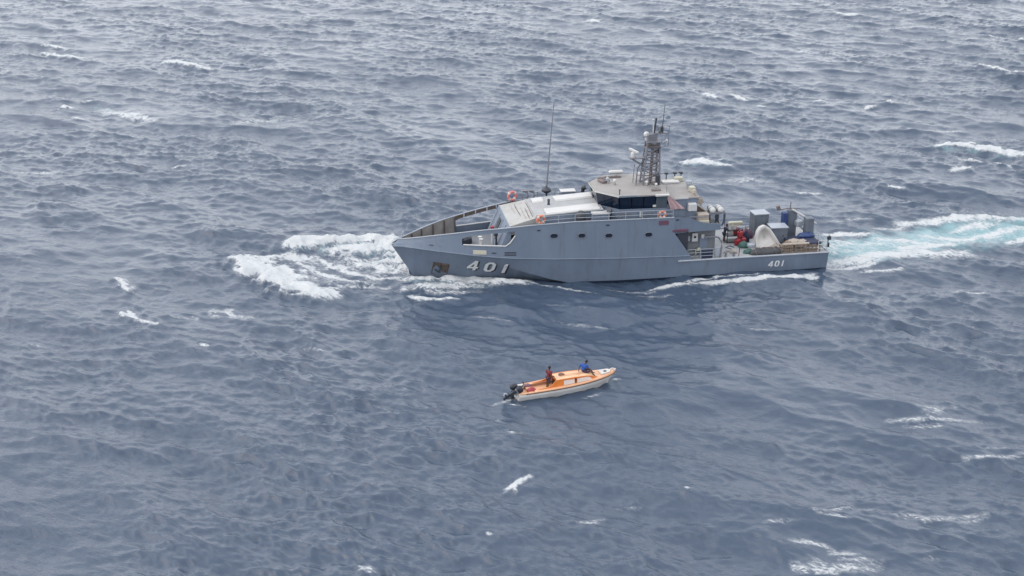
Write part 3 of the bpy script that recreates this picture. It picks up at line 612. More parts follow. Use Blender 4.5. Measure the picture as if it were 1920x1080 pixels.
b = MB(); b.lathe((-7.2, .3, 7.2), [(.2, 0), (.2, .35), (.32, .42), (.3, .7), (.05, .8)], 10); b.build('vent_head', M['rail'], ah)
b = MB(); b.lathe((-7.05, 2.55, 7.2), [(.16, 0), (.16, .2), (.25, .26), (.2, .5), (.05, .58)], 10); b.build('vent_head', M['sack'], ah)
# stowed jib with webbing, cream box, raft cradle
b = MB(); b.add([(-7.05, 2.5, 6.5), (-8.3, 2.5, 5.6), (-8.3, 2.5, 5.45), (-7.2, 2.5, 5.5), (-6.95, 2.5, 5.9), (-7.05, 2.1, 6.5), (-8.3, 2.1, 5.6), (-8.3, 2.1, 5.45), (-7.2, 2.1, 5.5), (-6.95, 2.1, 5.9)], [(0, 1, 2, 3, 4), (9, 8, 7, 6, 5), (0, 5, 6, 1), (1, 6, 7, 2), (2, 7, 8, 3), (3, 8, 9, 4), (4, 9, 5, 0)]); jb = b.build('jib', M['rust'], ship)
b = MB(); b.tube([(-7.05, 2.52, 6.53), (-8.3, 2.52, 5.63)], .05, 5); b.build('jib_edge', M['sack'], jb)
b = MB(); b.tube([(-7.6, 1.9, 6.6), (-7.9, 1.9, 6.9), (-8.1, 1.9, 6.5), (-7.9, 1.9, 6.0)], .06, 5); b.lathe((-7.85, 2.0, 6.45), [(.28, -.08), (.28, .08)], 12, 'Y'); b.build('winch', M['sack'], ship)
b = MB(); b.rbox((-7.75, 3.15, 5.25), (1.0, .8, .95), .05); b.build('cable_drum_box', M['sack'], ship)
b = MB(); b.rbox((-7.78, 3.45, 4.98), (.95, .5, .38), .04); b.build('tray', M['creamy'], ship)
b = MB(); b.tube([(-6.3, 3.9, 5.65), (-7.9, 3.9, 5.62), (-8.4, 3.0, 5.62), (-9.9, 3.0, 5.62), (-9.9, 1.8, 5.62)], .05, 5)
for x in (-8.4, -9.15, -9.9): b.tube([(x, 3.0, 4.4), (x, 3.0, 5.6)], .06, 6)
b.box((-9.15, 2.5, 5.55), (1.7, 1.2, .08)); cr = b.build('raft_cradle', M['mast'], ship)
for x in (-8.72, -9.5):
    b = MB(); b.tube([(x + .28, 3.12, 5.5), (x + .3, 3.14, 4.9), (x + .12, 3.14, 4.5), (x - .12, 3.14, 4.5), (x - .28, 3.14, 4.9), (x - .26, 3.12, 5.5)], .07, 6); b.build('fender_loop', M['dark'], cr)
b = MB(); b.prism([(-8.98, 3.0), (-8.98, -3.0), (-9.08, -3.0), (-9.08, 3.0)][::-1], 1.6, 4.66); b.prism([(-5.3, 3.05), (-9.0, 3.05), (-9.0, 2.95), (-5.3, 2.95)][::-1], 1.6, 4.66); pb_ = b.build('after_bulkhead', M['deckgrey'], ship)
b = MB(); b.box((-8.0, 3.09, 2.6), (.75, .06, 1.8)); b.build('door', M['house'], pb_)
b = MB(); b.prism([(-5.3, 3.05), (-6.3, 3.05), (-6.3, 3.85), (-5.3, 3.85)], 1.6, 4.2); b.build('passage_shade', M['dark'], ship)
for k, (x, z, dx, dz, m) in enumerate(((-6.0, 3.4, .42, .5, 'rail'), (-6.65, 3.5, .55, .8, 'white'), (-7.4, 3.55, .28, .42, 'white'))):
    b = MB(); b.rbox((x - .45, 3.2, z), (dx, .25, dz), .04)
    if k == 1: pk = b
    o = b.build('lifejacket_box', M[m], ship)
    if k == 1:
        c = MB(); c.lathe((x - .45, 3.33, z + .05), [(.12, 0), (.12, .03)], 10, 'Y'); c.build('round_port', M['dark'], o)
b = MB(); b.rbox((-7.5, 3.3, 2.35), (.35, .3, .3), .05); b.box((-7.25, 3.25, 2.1), (.12, .12, .5)); b.build('valve_box', M['creamy'], ship)
railing('passage_railing', [(-6.3, 3.95, 1.64), (-8.7, 3.95, 1.64)], .95, mid=3, step=1.2)
b = MB(); b.box((-8.15, 3.85, 2.05), (1.0, .05, .75)); b.build('canvas_dodger', M['navy'], ship)
b = MB(); b.tube([(-7.9, 3.5, 3.55), (-8.9, 3.5, 3.55), (-9.25, 3.5, 3.45), (-9.5, 3.55, 3.1), (-9.55, 3.6, 2.6), (-9.45, 3.65, 1.62)], .085, 7); b.build('boarding_handrail', M['mast'], ship)
b = MB(); b.rbox((-9.2, 3.55, 2.1), (.5, .12, .95), .04); b.build('boarding_step', M['rail'], ship)
for x in (-10.0, -10.75):
    b = MB(); b.lathe((x, 3.55, 1.6), [(.13, 0), (.11, .1), (.10, .32), (.16, .36), (.16, .44), (.04, .46)], 9); b.build('mooring_bollard', M['mast'], ship)
b = MB(); b.tube([(-11.2, 3.6, 1.6), (-11.25, 3.6, 2.4)], .04, 6); b.build('stanchion', M['maroon'], ship)
# starboard and stern rails of the after deck
railing('railing', [(-9.2, -3.85, 1.62), (-19.4, -3.8, 1.62)], 1.05, mid=3, step=1.3)
railing('stern_railing', [(-19.45, -3.8, 1.62), (-19.45, 3.8, 1.62)], 1.05, mid=3, step=1.1)
railing('railing', [(-18.6, 3.88, 1.64), (-19.4, 3.86, 1.64)], 1.1, M['white'], 3, .8)
b = MB(); b.tube([(-19.6, 3.3, 1.9), (-19.75, 3.3, 2.6), (-19.8, 3.3, 3.0)], .05, 6); b.box((-19.8, 3.3, 2.75), (.3, .25, .3)); b.box((-19.75, 3.3, 2.1), (.2, .2, .4)); b.build('stern_light', M['dark'], ship)
# derrick aft: posts, inclined boom, counter box
b = MB(); b.rbox((-16.9, -.6, 2.85), (.5, .6, 2.5), .05); dr = b.build('derrick_post', M['tarpblue'], ship, label='dark blue derrick post on the after deck')
b = MB(); b.rbox((-17.7, -.9, 2.9), (.9, .5, 2.7), .05); b.build('derrick_housing', M['locker'], dr)
b = MB(); b.tube([(-17.6, -.6, 4.35), (-19.9, -.2, 2.95)], .10, 6); b.build('boom', M['white'], dr)
b = MB(); b.tube([(-16.2, -.8, 4.25), (-17.2, -.8, 4.4), (-18.5, -.8, 4.35)], .05, 5); b.box((-16.3, -.8, 4.5), (.3, .3, .4), 0, .3); b.tube([(-17.45, -.8, 4.2), (-17.5, -.8, 5.0)], .05, 5); b.build('boom_head', M['mastbrown'], dr)
b = MB(); b.rbox((-19.0, .2, 2.75), (.75, .8, 2.0), .05); b.build('stern_locker', M['locker'], ship)
# mast
mast = MB(); base = [(-2.75, .55, 7.74), (-2.75, -.55, 7.74), (-4.4, -.6, 7.74), (-4.4, .6, 7.74)]; neck = [(-3.2, .38, 11.7), (-3.2, -.38, 11.7), (-4.3, -.38, 11.7), (-4.3, .38, 11.7)]
base[0:2] = [(-2.85, .55, 7.74), (-2.85, -.55, 7.74)]
for a, c in zip(base, neck): mast.tube([a, c], .075, 6)
for k in range(7):
    t0, t1 = k / 7, (k + 1) / 7
    for i in range(4):
        a, b2 = Vector(base[i]), Vector(neck[i]); c, d2 = Vector(base[(i + 1) % 4]), Vector(neck[(i + 1) % 4])
        mast.tube([a.lerp(b2, t1), c.lerp(d2, t1)], .045, 5)
        mast.tube([a.lerp(b2, t0), c.lerp(d2, t1)] if (k + i) % 2 else [c.lerp(d2, t0), a.lerp(b2, t1)], .04, 4)
mo = mast.build('mast', M['mast'], ship)
b = MB(); b.tube([(-2.35, 0, 7.74), (-2.45, 0, 9.2), (-3.2, 0, 10.2)], .07, 6); b.tube([(-2.2, .55, 7.74), (-2.3, .55, 9.4)], .04, 5); b.tube([(-2.2, -.55, 7.74), (-2.3, -.55, 9.4)], .04, 5)
for z in (8.2, 8.7, 9.2): b.tube([(-2.2, -.55, z), (-2.2, .55, z), (-3.1, .5, z)], .03, 4)
b.build('mast_brace', M['mast'], mo)
b = MB(); b.tube([(-3.55, .3, 7.74), (-3.75, .2, 11.2)], .14, 8); b.build('exhaust_pipe', M['mastbrown'], mo)
b = MB()
for k in range(18): z = 7.9 + k * .2; b.tube([(-3.95 - k * .005, .62 - k * .015, z), (-3.65 - k * .005, .62 - k * .015, z)], .022, 4)
for x in (-3.95, -3.65): b.tube([(x, .64, 7.74), (x - .08, .38, 11.5)], .025, 4)
b.build('mast_ladder', M['mastbrown'], mo)
b = MB(); b.box((-2.45, 0, 10.2), (1.7, .8, .08)); b.tube([(-1.75, .3, 10.2), (-3.1, .3, 9.3)], .05, 5); b.tube([(-1.75, -.3, 10.2), (-3.1, -.3, 9.3)], .05, 5); pf = b.build('radar_platform', M['mast'], mo)
b = MB(); b.lathe((-2.0, 0, 10.24), [(.22, 0), (.24, .1), (.22, .4), (.08, .48)], 12); b.build('radar_scanner', M['white'], pf)
b = MB(); b.box((-2.05, 0, 10.85), (.16, 1.5, .16), .3, .0); b.build('radar_bar', M['white'], pf)
b = MB(); b.box((-3.75, 0, 11.25), (1.1, 1.05, .1)); b.build('mast_platform', M['mastbrown'], mo)
b = MB(); b.box((-3.75, 0, 11.72), (1.35, 1.5, .09)); b.box((-3.7, 0, 12.05), (.75, .6, .6)); b.build('mast_head', M['mast'], mo)
b = MB()
for z in (12.3, 12.55): b.tube([(-3.1, .7, z), (-3.1, -.7, z), (-4.4, -.7, z), (-4.4, .7, z), (-3.1, .7, z)], .025, 4)
for x in (-3.1, -4.4):
    for y in (.7, -.7): b.tube([(x, y, 11.72), (x, y, 12.55)], .025, 4)
b.build('mast_railing', M['mast'], mo)
b = MB(); b.tube([(-3.1, .2, 11.75), (-3.1, .2, 12.1)], .06, 6); b.ball((-3.1, .2, 12.35), .26); b.build('satellite_dome', M['white'], mo)
b = MB(); b.tube([(-3.85, 0, 12.3), (-4.0, 0, 13.6)], .075, 7); b.ball((-4.0, 0, 13.68), .11); b.build('topmast', M['dark'], mo)
b = MB(); b.tube([(-3.75, .1, 12.4), (-3.72, .1, 13.6)], .05, 6); b.ball((-3.7, .1, 13.62), .09); b.build('mast_lamp', M['white'], mo)
b = MB(); b.rbox((-4.45, 0, 12.75), (.45, .5, .6), .1); b.box((-4.5, 0, 12.4), (1.1, .6, .08)); b.build('sensor_box', M['mast'], mo)
b = MB(); b.lathe((-4.5, .2, 12.45), [(.14, 0), (.14, .5), (.06, .62)], 8); b.build('sensor_pod', M['dark'], mo)
b = MB(); b.tube([(-4.6, 0, 12.9), (-4.75, 0, 15.0)], [.04, .02], 5); b.build('top_aerial', M['dark'], mo)
b = MB(); b.tube([(-4.0, 0, 10.9), (-5.2, 0, 11.2), (-5.25, 0, 13.0)], .03, 5); b.tube([(-4.1, 0, 11.7), (-5.2, 0, 11.75)], .03, 5); b.ball((-5.25, 0, 13.0), .13, 8, (1.6, 1, .5)); b.build('yard', M['mast'], mo)
b = MB(); b.tube([(-5.0, .1, 11.2), (-5.0, .1, 11.6)], .04, 5); b.ball((-5.0, .1, 11.68), .14); b.build('yard_lamp', M['white'], mo)
b = MB(); b.lathe((-4.3, .35, 10.65), [(.13, 0), (.13, .6)], 8); b.build('horn', M['dark'], mo)
b = MB(); b.rbox((-4.2, .55, 8.2), (.3, .4, .9), .06); b.build('junction_box', M['dark'], mo)
# openings in the port side
def plate(name, x0, x1, z0, z1, m, parent=ship, off=.015, rnd=.0, depth=.05):
    b = MB(); n = 6; P = []
    if rnd:
        c = [(x0 - rnd, z0 + rnd, 180), (x1 + rnd, z0 + rnd, 270), (x1 + rnd, z1 - rnd, 0), (x0 - rnd, z1 - rnd, 90)]
        for cx, cz, a0 in c:
            for k in range(4): a = R(a0 + k * 30); P.append((cx - rnd * math.cos(a), cz + rnd * math.sin(a)))
    else: P = [(x0, z0), (x1, z0), (x1, z1), (x0, z1)]
    f = [(x, hull_y(x, z) + off, z) for x, z in P]; g = [(x, y - depth, z) for x, y, z in f]; n = len(P)
    b.add(f + g, [tuple(range(n)), tuple(range(2 * n - 1, n - 1, -1))] + [(i, (i + 1) % n, n + (i + 1) % n, n + i) for i in range(n)])
    return b.build(name, m, parent)
for x, z in ((5.86, 4.56), (3.41, 4.48), (.99, 4.38), (-2.61, 4.28)):
    p = plate('porthole', x + .33, x - .33, z - .21, z + .21, M['glass'], off=.02, rnd=.13)
    b = MB(); pts = [(x + .33 * sx_, z + .21 * sz_) for sx_, sz_ in ((1, .4), (.6, 1), (-.6, 1), (-1, .4), (-1, -.4), (-.6, -1), (.6, -1), (1, -.4), (1, .4))]
    b.tube([(a, hull_y(a, c) + .02, c) for a, c in pts], .035, 5); b.build('porthole_rim', M['mast'], p)
plate('side_window', -3.5, -4.42, 5.08, 5.5, M['maroon'], off=.02, rnd=.12)
b = MB(); b.rbox((-5.5, 4.0, 4.47), (1.5, .12, .3), .06); b.build('drain_recess', M['maroon'], ship)
plate('draught_panel', 12.9, 11.75, 2.93, 3.3, M['creamy'], off=.04)
for z0, z1 in ((2.86, 2.98), (3.06, 3.18)): plate('louvre', 10.2, 9.2, z0, z1, M['dark'], off=.02)
plate('louvre', 11.3, 10.9, 3.02, 3.12, M['dark'], off=.02); plate('louvre', 16.6, 16.25, 3.5, 3.58, M['dark'], off=.02)
for x, z in ((7.2, 5.1), (1.1, 5.35), (-5.2, 5.5)):
    b = MB(); b.box((x, 4.0 if x < 5 else hull_y(x, z) + .01, z), (.28, .08, .1)); b.build('scupper', M['dark'], ship)
# anchor pocket on the bow
b = MB(); Q4 = [(16.25, 1.82), (14.86, 1.66), (15.02, .32), (16.42, .50)]
f = [(x, hull_y(x, z) + .03, z) for x, z in Q4]; cx = sum(p[0] for p in f) / 4; cz = sum(p[2] for p in f) / 4
g = [(x + (cx - x) * .12, y - .02, z + (cz - z) * .12) for x, y, z in f]; h = [(x, y - .12, z) for x, y, z in f]
b.add(f + g + h, [(0, 1, 5, 4), (1, 2, 6, 5), (2, 3, 7, 6), (3, 0, 4, 7), (4, 5, 6, 7), (0, 8, 9, 1), (1, 9, 10, 2), (2, 10, 11, 3), (3, 11, 8, 0)]); ap = b.build('anchor_pocket', M['rust'], ship)
b = MB(); yy = hull_y(15.7, 1.1) + .06; yl = hull_y(15.7, .7) + .06; yh = hull_y(15.6, 1.5) + .05
b.tube([(15.6, yh, 1.5), (15.7, yl, .75)], .06, 6); b.tube([(16.1, hull_y(16.1, 1.0) + .06, 1.0), (15.75, yl, .68), (15.25, hull_y(15.25, .9) + .06, .9)], .07, 6); b.build('anchor', M['dark'], ap)
# hull numbers
GL = {'4': [[(.42, 1), (.62, 1), (.2, .36), (0, .36)], [(0, .36), (0, .2), (.74, .2), (.74, .36)], [(.42, .62), (.42, 0), (.62, 0), (.62, .62)], [(.42, 1), (.42, .6), (.62, .6), (.62, 1)]],
      '0': [[(.2, 1), (.3, .84), (.42, .84), (.52, 1)], [(.52, 1), (.42, .84), (.5, .74), (.72, .8)], [(.72, .8), (.5, .74), (.5, .26), (.72, .2)], [(.72, .2), (.5, .26), (.42, .16), (.52, 0)], [(.52, 0), (.42, .16), (.3, .16), (.2, 0)], [(.2, 0), (.3, .16), (.22, .26), (0, .2)], [(0, .2), (.22, .26), (.22, .74), (0, .8)], [(0, .8), (.22, .74), (.3, .84), (.2, 1)]],
      '1': [[(.2, .86), (.32, 1), (.44, 1), (.44, .86)], [(.22, .86), (.44, .86), (.44, 0), (.22, 0)]]}
def digit(ch, x, z, wd, ht, slant, m, name, parent, off, dx=0, dz=0):
    b = MB(); zt = []
    for q in GL[ch]:
        pts = []
        for u, v in q:
            X_ = x - u * wd / .72 - v * slant + dx; Z_ = z + v * ht + dz
            pts.append((X_, hull_y(X_, Z_) + off, Z_))
        n = len(pts); b.add(pts + [(p[0], p[1] - .03, p[2]) for p in pts], [tuple(range(n)), tuple(range(2 * n - 1, n - 1, -1))] + [(i, (i + 1) % n, n + (i + 1) % n, n + i) for i in range(n)])
    return b.build(name, m, parent, False, None, False)
for ch, x, z in (('4', 13.40, 1.06), ('0', 11.95, .95), ('1', 10.62, .82)):
    d_ = digit(ch, x, z, .92, 1.14, .22, M['numwhite'], 'hull_number', ship, .055)
    digit(ch, x, z, .92, 1.14, .22, M['black'], 'number_shadow', d_, .03, -.13, -.09)
for ch, x in (('4', -13.9), ('0', -14.5), ('1', -15.05)): digit(ch, x, .50, .44, .58, .08, M['numwhite'], 'hull_number', ship, .04)
# faint welds along the topsides
for x in (8, 5, 2.2, -.8, -3):
    b = MB(); b.tube([(x, hull_y(x, z_k(x) + .1) + .0, z_k(x) + .1), (x, hull_y(x, z_s(x) - .08) + .0, z_s(x) - .08)], .014, 4, False); b.build('weld_seam', M['hull'], ship)

# ------------------------------------------------------------------ things carried on the ship
RY = Matrix.Rotation(R(90), 3, 'X')
def lifebuoy(label, loc, m, Rr=.33, tilt=0, r=.1):
    b = MB(); rot = Matrix.Rotation(tilt, 3, 'Z') @ RY
    t = thing('lifebuoy', label, 'lifebuoy', SHIP, loc); mm = b; mm.torus((0, 0, 0), Rr, r, rot); mm.build('ring', m, t, True)
    for k in range(4):
        a = R(45 + 90 * k); c = MB(); c.lathe((0, 0, 0), [(r * 1.12, -.07), (r * 1.12, .07)], 8, 'X')
        Mx = Matrix.Translation(rot @ Vector((Rr * math.cos(a), Rr * math.sin(a), 0))) @ rot.to_4x4() @ Matrix.Rotation(a + math.pi / 2, 4, 'Z')
        c.v = [tuple(Mx @ Vector(v)) for v in c.v]; c.build('band', M['cream'], t)
    return t
g_l = 'lifebuoys on the patrol ship'
lifebuoy('pink-red lifebuoy standing on the far bow rail, left of two gooseneck vents', (8.4, -3.5, 6.05), M['pink'], .38, .25, .13)['group'] = g_l
lifebuoy('orange lifebuoy on the near side by the foot of the stained sloped front', (6.95, 3.45, 5.98), M['orange'], .33, .2, .12)['group'] = g_l
lifebuoy('small orange-red lifebuoy on the rail below the wheelhouse side windows', (-3.85, 3.8, 6.0), M['orange'], .27, -.15, .11)['group'] = g_l
b = MB(); b.box((0, 0, .45), (.08, .08, .9)); b.box((-.3, 0, .45), (.06, .06, .9)); b.box((-.15, -.05, .55), (.8, .04, .8)); single(b, 'lifebuoy_stand', M['white'], 'white board stand holding an orange lifebuoy at the deckhouse corner', 'stand', SHIP, (7.1, 3.25, 5.4))
# flag drooping from the wheelhouse's after corner
b = MB(); n = 12; top = [Vector((-.02 - .12 * i / n, 0, 1.35)) for i in range(n + 1)]; rows = []
for j in range(7):
    t = j / 6; rows.append([(.35 - 1.0 * t * .45 - (.2 + 1.15 * t) * i / n + .1, .045 * math.sin(i * 1.25 + j * .5) * (.3 + t), 1.35 * (1 - t)) for i in range(n + 1)])
b.loft([[(x + t_ * .0, y, z) for x, y, z in r] for t_, r in enumerate(rows)], False, False); b.loft([[(x, y - .015, z) for x, y, z in r] for r in rows], False, False)
single(b, 'flag', M['flag'], 'faded pink flag hanging in folds beside the wheelhouse door', 'flag', SHIP, (-4.78, 3.12, 6.2), smooth=True)
for k, x in enumerate((-8.72, -9.48)):
    t = thing('liferaft_canister', ('white liferaft canister on the cradle, the one nearer the wheelhouse', 'white liferaft canister on the cradle, the one nearer the stern')[k], 'life raft', SHIP, (x, 2.5, 5.59), group='liferaft canisters on the cradle')
    b = MB(); b.lathe((0, 0, .27), [(.15, -.62), (.26, -.52), (.27, .52), (.15, .62)], 12, 'Y'); b.build('shell', M['white'], t, True)
    for y in (-.25, .25): b = MB(); b.lathe((0, 0, .27), [(.285, y - .03), (.285, y + .03)], 12, 'Y'); b.build('strap', M['mast'], t)
for label, loc, d, rz in (('tall grey deck locker with white top, behind the big cream cover', (-14.95, -2.0, 1.6), (1.4, 1.3, 2.1), .05), ('shorter grey deck locker with pale lid, right of the big cream cover', (-15.95, .35, 1.6), (1.55, 1.25, 1.5), -.04)):
    t = thing('deck_locker', label, 'locker', SHIP, loc, rz, 'grey deck lockers aft')
    b = MB(); b.rbox((0, 0, d[2] / 2), d, .04); b.build('cabinet', M['locker'], t)
    b = MB(); b.box((0, 0, d[2] + .04), (d[0] + .12, d[1] + .12, .08)); b.build('lid', M['rail'], t)
    b = MB(); b.box((.1, d[1] / 2 + .02, d[2] * .5), (d[0] * .7, .03, d[2] * .8)); b.build('door', M['locker'], t)
    b = MB(); b.tube([(-.35, d[1] / 2 + .05, d[2] * .45), (-.35, d[1] / 2 + .05, d[2] * .6)], .025, 5); b.build('handle', M['dark'], t)
# large cream cover slumped against the lockers: a bag-like shell with thick rim
t = thing('boat_cover', 'big cream canvas cover shaped like a hollow shell, leaning on the after deck', 'cover', SHIP, (-14.0, 2.55, 1.6))
prof = [(.62, .05), (.95, .55), (.98, 1.1), (.78, 1.75), (.45, 2.15), (.05, 2.3), (-.4, 2.0), (-.85, 1.35), (-1.25, .7), (-1.5, .42), (-1.05, .2), (-.6, -.0), (.1, -.12)]
def shell(k, y): c = (-.15, 1.0); return [(c[0] + (x - c[0]) * k, y - .28 * (z - 1), c[1] + (z - c[1]) * k) for x, z in prof]
b = MB(); b.loft([shell(.55, -.75), shell(.9, -.6), shell(1.02, -.1), shell(1.03, .05), shell(.97, .15), shell(.84, .12), shell(.68, -.12), shell(.4, -.3), shell(.06, -.36)]); b.build('shell', M['cream'], t, True)
b = MB(); b.tube(shell(1.0, .1) + [shell(1.0, .1)[0]], .07, 6); b.build('rim', M['white'], t, True)
b = MB(); b.loft([[(x, y, z) for x, y, z in ((-1.2, .1, .75), (-1.25, .22, .3), (.2, .25, -.02), (.25, .1, .12))], [(x, y, z) for x, y, z in ((-1.0, .25, .6), (-1.0, .35, .2), (.0, .4, .05), (.1, .3, .2))]]); b.build('fold', M['sack'], t, True)
t = thing('net_pile', 'dark grey heap of nets and canvas under the cream cover, along the deck edge', 'nets', SHIP, (-13.9, 3.35, 1.6))
def heap(L, Wd, H, n=12, seed=1, k=7):
    g = random.Random(seed); b = MB(); rings = []
    for i in range(n + 1):
        u = i / n; x = (u - .5) * L; a = (math.sin(math.pi * min(1, max(0, u))) ** .35) + .03
        rings.append([(x, Wd * .5 * math.cos(math.pi * j / k) * a * g.uniform(.85, 1.1), max(-.02, H * math.sin(math.pi * j / k) ** .7 * a * g.uniform(.75, 1.12))) for j in range(k + 1)])
    b.loft(rings); return b
heap(3.3, .9, .62, 14, 3).build('heap', M['shadowgrey'], t, True)
b = MB()
for i in range(5): b.tube([(-1.4 + i * .6, .44, .05), (-1.2 + i * .6, .3, .5 + .1 * (i % 2)), (-.9 + i * .55, 0, .64)], .03, 4)
b.build('rope', M['wood'], t)
single(heap(1.2, .9, .5, 9, 5), 'tarpaulin', M['tarpgreen'], 'green tarpaulin bundle between red cans and the cream cover', 'tarpaulin', SHIP, (-12.45, 1.3, 1.6), smooth=True)
single(heap(1.0, .6, .4, 8, 15), 'tarpaulin', M['tarpgreen'], 'dark green bundle at the deck edge below the green tarpaulin', 'tarpaulin', SHIP, (-12.3, 2.9, 1.6), .3, smooth=True)
b = MB(); b.rbox((0, 0, .3), (.75, .5, .3), .05); single(b, 'plastic_tub', M['rail'], 'pale tub resting on the green bundles by the cream cover', 'tub', SHIP, (-12.75, 2.5, 1.85), .1)
def jerry(label, loc, rz, m=M['red'], grp='red fuel cans on the after deck'):
    t = thing('fuel_can', label, 'fuel can', SHIP, loc, rz, grp)
    b = MB(); b.rbox((0, 0, .3), (.55, .38, .6), .07); b.build('can', m, t)
    b = MB(); b.tube([(-.15, 0, .58), (-.12, 0, .7), (.12, 0, .7), (.15, 0, .58)], .035, 5); b.build('handle', m, t)
    b = MB(); b.lathe((.2, .08, .58), [(.06, 0), (.06, .1)], 8); b.build('cap', M['black'], t); return t
jerry('red fuel can lowest of the stack, nearest the rail', (-12.0, .75, 1.6), .1); jerry('red fuel can standing beside the green tarpaulin', (-12.6, .55, 1.6), -.2)
jerry('red fuel can on top of the other red cans', (-12.25, .6, 2.3), .5); jerry('red fuel can behind the stack, next to the dark blue bag', (-12.75, -.2, 1.6), .2); jerry('red fuel can raised at the back of the stack on a crate', (-12.2, -.3, 2.3), -.3)
t = thing('stowage_frame', 'dark open stowage frame in front of the person in navy on the after deck', 'frame', SHIP, (-11.95, -.35, 1.6))
for z in (.08, .65, 1.2): b = MB(); b.box((0, 0, z), (1.5, .9, .06)); b.build('shelf', M['dark'], t)
for x in (-.72, .72):
    for y in (-.42, .42): b = MB(); b.box((x, y, .64), (.07, .07, 1.28)); b.build('post', M['dark'], t)
for k, (x, y, m) in enumerate(((-11.45, -.2, 'white'), (-11.95, -.2, 'cream'), (-12.55, -.15, 'rail'))):
    t = thing('bucket', ('white bucket on the stowage frame, nearest the person in navy', 'cream bucket in the middle of the stowage frame', 'grey basin at the right end of the stowage frame')[k], 'bucket', SHIP, (x, y, 2.84), 0, 'buckets on the stowage frame')
    rr = .19 if k < 2 else .32; b = MB(); b.lathe((0, 0, 0), [(rr * .75, 0), (rr, .34 if k < 2 else .2), (rr * 1.08, .36 if k < 2 else .22), (rr * .9, .34 if k < 2 else .2), (rr * .7, .05)], 12); b.build('pail', M[m], t)
    b = MB(); b.tube([(-rr, 0, .3), (-rr * .7, .05, .42), (rr * .7, .05, .42), (rr, 0, .3)], .015, 4); b.build('handle', M['dark'], t)
single(heap(.7, .6, 1.05, 8, 9), 'kit_bag', M['navy'], 'upright navy kit bag between the red cans and the cream cover', 'bag', SHIP, (-13.1, -.1, 1.6), smooth=True)
single(heap(1.3, .8, .95, 8, 21), 'kit_bag', M['maroon'], 'maroon bundle in front of the tall grey locker', 'bag', SHIP, (-13.5, -1.1, 1.6), smooth=True)
single(heap(1.8, .8, .42, 9, 22), 'tarpaulin', M['tarpblue'], 'bright blue tarpaulin folded on the dark mat near the stern', 'tarpaulin', SHIP, (-18.5, 1.0, 2.15), smooth=True)
t = thing('mat_stack', 'dark stack of rubber mats near the stern, under the blue tarpaulin', 'mats', SHIP, (-17.9, 1.3, 1.6))
for k in range(3): b = MB(); b.rbox((.05 * k, .03 * k, .1 + .19 * k), (3.0 - .1 * k, 1.3, .17), .04); b.build('mat', M['shadowgrey'] if k % 2 else M['navy'], t)
for k, (x, y, z, L_, sd_, lb) in enumerate(((-16.9, 2.2, 1.95, 1.5, 31, 'tan sack heaped high in front of the dark mats'), (-16.2, 2.5, 1.9, .9, 32, 'small brown sack right of the cream cover'), (-17.6, 2.6, 2.0, 1.1, 33, 'pale sack lying on the pallets toward the stern'))):
    single(heap(L_, .8, .5, 8, sd_), 'sack', M['sack'] if k != 1 else M['wood'], lb, 'sack', SHIP, (x, y, z), smooth=True, group='sacks on the after deck')
def pallet(label, loc, rz, n=4):
    t = thing('wooden_frame', label, 'crate', SHIP, loc, rz, 'wooden frames along the port deck edge')
    for z in (.06, .32, .60):
        b = MB(); b.box((0, .32, z), (1.15, .05, .1)); b.build('slat', M['wood'], t)
        b = MB(); b.box((0, -.32, z), (1.15, .05, .1)); b.build('slat', M['wood'], t)
    for i in range(n):
        b = MB(); b.box((-.52 + 1.04 * i / (n - 1), .27, .33), (.09, .06, .66)); b.build('upright', M['wood'], t)
    for i in range(4): b = MB(); b.box((-.45 + .3 * i, 0, .67), (.2, .72, .03)); b.build('board', M['wood'], t)
    return t
pallet('wooden slatted frame next to the cream cover, at the deck edge', (-15.75, 3.3, 1.6), 0, 6); pallet('wooden slatted frame in the middle of the row under the tan sack', (-17.05, 3.3, 1.6), .03, 3); pallet('wooden slatted frame nearest the stern rail', (-18.35, 3.3, 1.6), -.02, 4)
b = MB(); b.tube([(1.6, 0, 0), (.8, .05, .03), (0, 0, 0), (-.8, .04, .02), (-1.6, 0, -.1)], .11, 7); single(b, 'rolled_awning', M['sack'], 'long rolled tan awning lying on the wooden frames', 'awning', SHIP, (-16.9, 3.45, 2.4))
b = MB(); b.rbox((0, 0, .1), (1.3, .8, .2), .07); single(b, 'rubber_mat', M['navy'], 'dark folded mat on the wooden frame nearest the stern', 'mat', SHIP, (-18.4, 3.2, 2.3))
b = MB(); b.rbox((0, 0, .3), (.7, .6, .6), .1); single(b, 'equipment_case', M['rail'], 'pale case under the slanting white boom near the stern', 'case', SHIP, (-18.3, -.5, 2.7), .2)
b = MB(); b.rbox((0, 0, .5), (1.4, .4, 1.0), .06); single(b, 'equipment_case', M['creamy'], 'low cream chest left of the tall grey locker by the far rail', 'chest', SHIP, (-13.0, -3.0, 1.6))

t = thing('hose', 'dark hose snaking over the pale after deck in front of the stowage frame', 'hose', SHIP, (-10.6, 1.2, 1.62))
g = MB(); g.tube([(.6, 1.6, .03), (.2, 1.0, .03), (-.3, 1.2, .03), (-.5, .6, .03), (-.1, .1, .03), (-.6, -.3, .03), (-.9, .2, .03)], .04, 5); g.build('tube', M['mast'], t)
single(heap(.8, .6, .35, 8, 44), 'rope_coil', M['sack'], 'tan coil of rope lying beside the two mooring bollards', 'rope', SHIP, (-11.0, 2.7, 1.6), .4, smooth=True)
single(heap(.7, .5, .5, 8, 45), 'kit_bag', M['black'], 'black bag tucked between the cream cover and the shorter grey locker', 'bag', SHIP, (-15.1, 1.2, 1.6), .2, smooth=True)
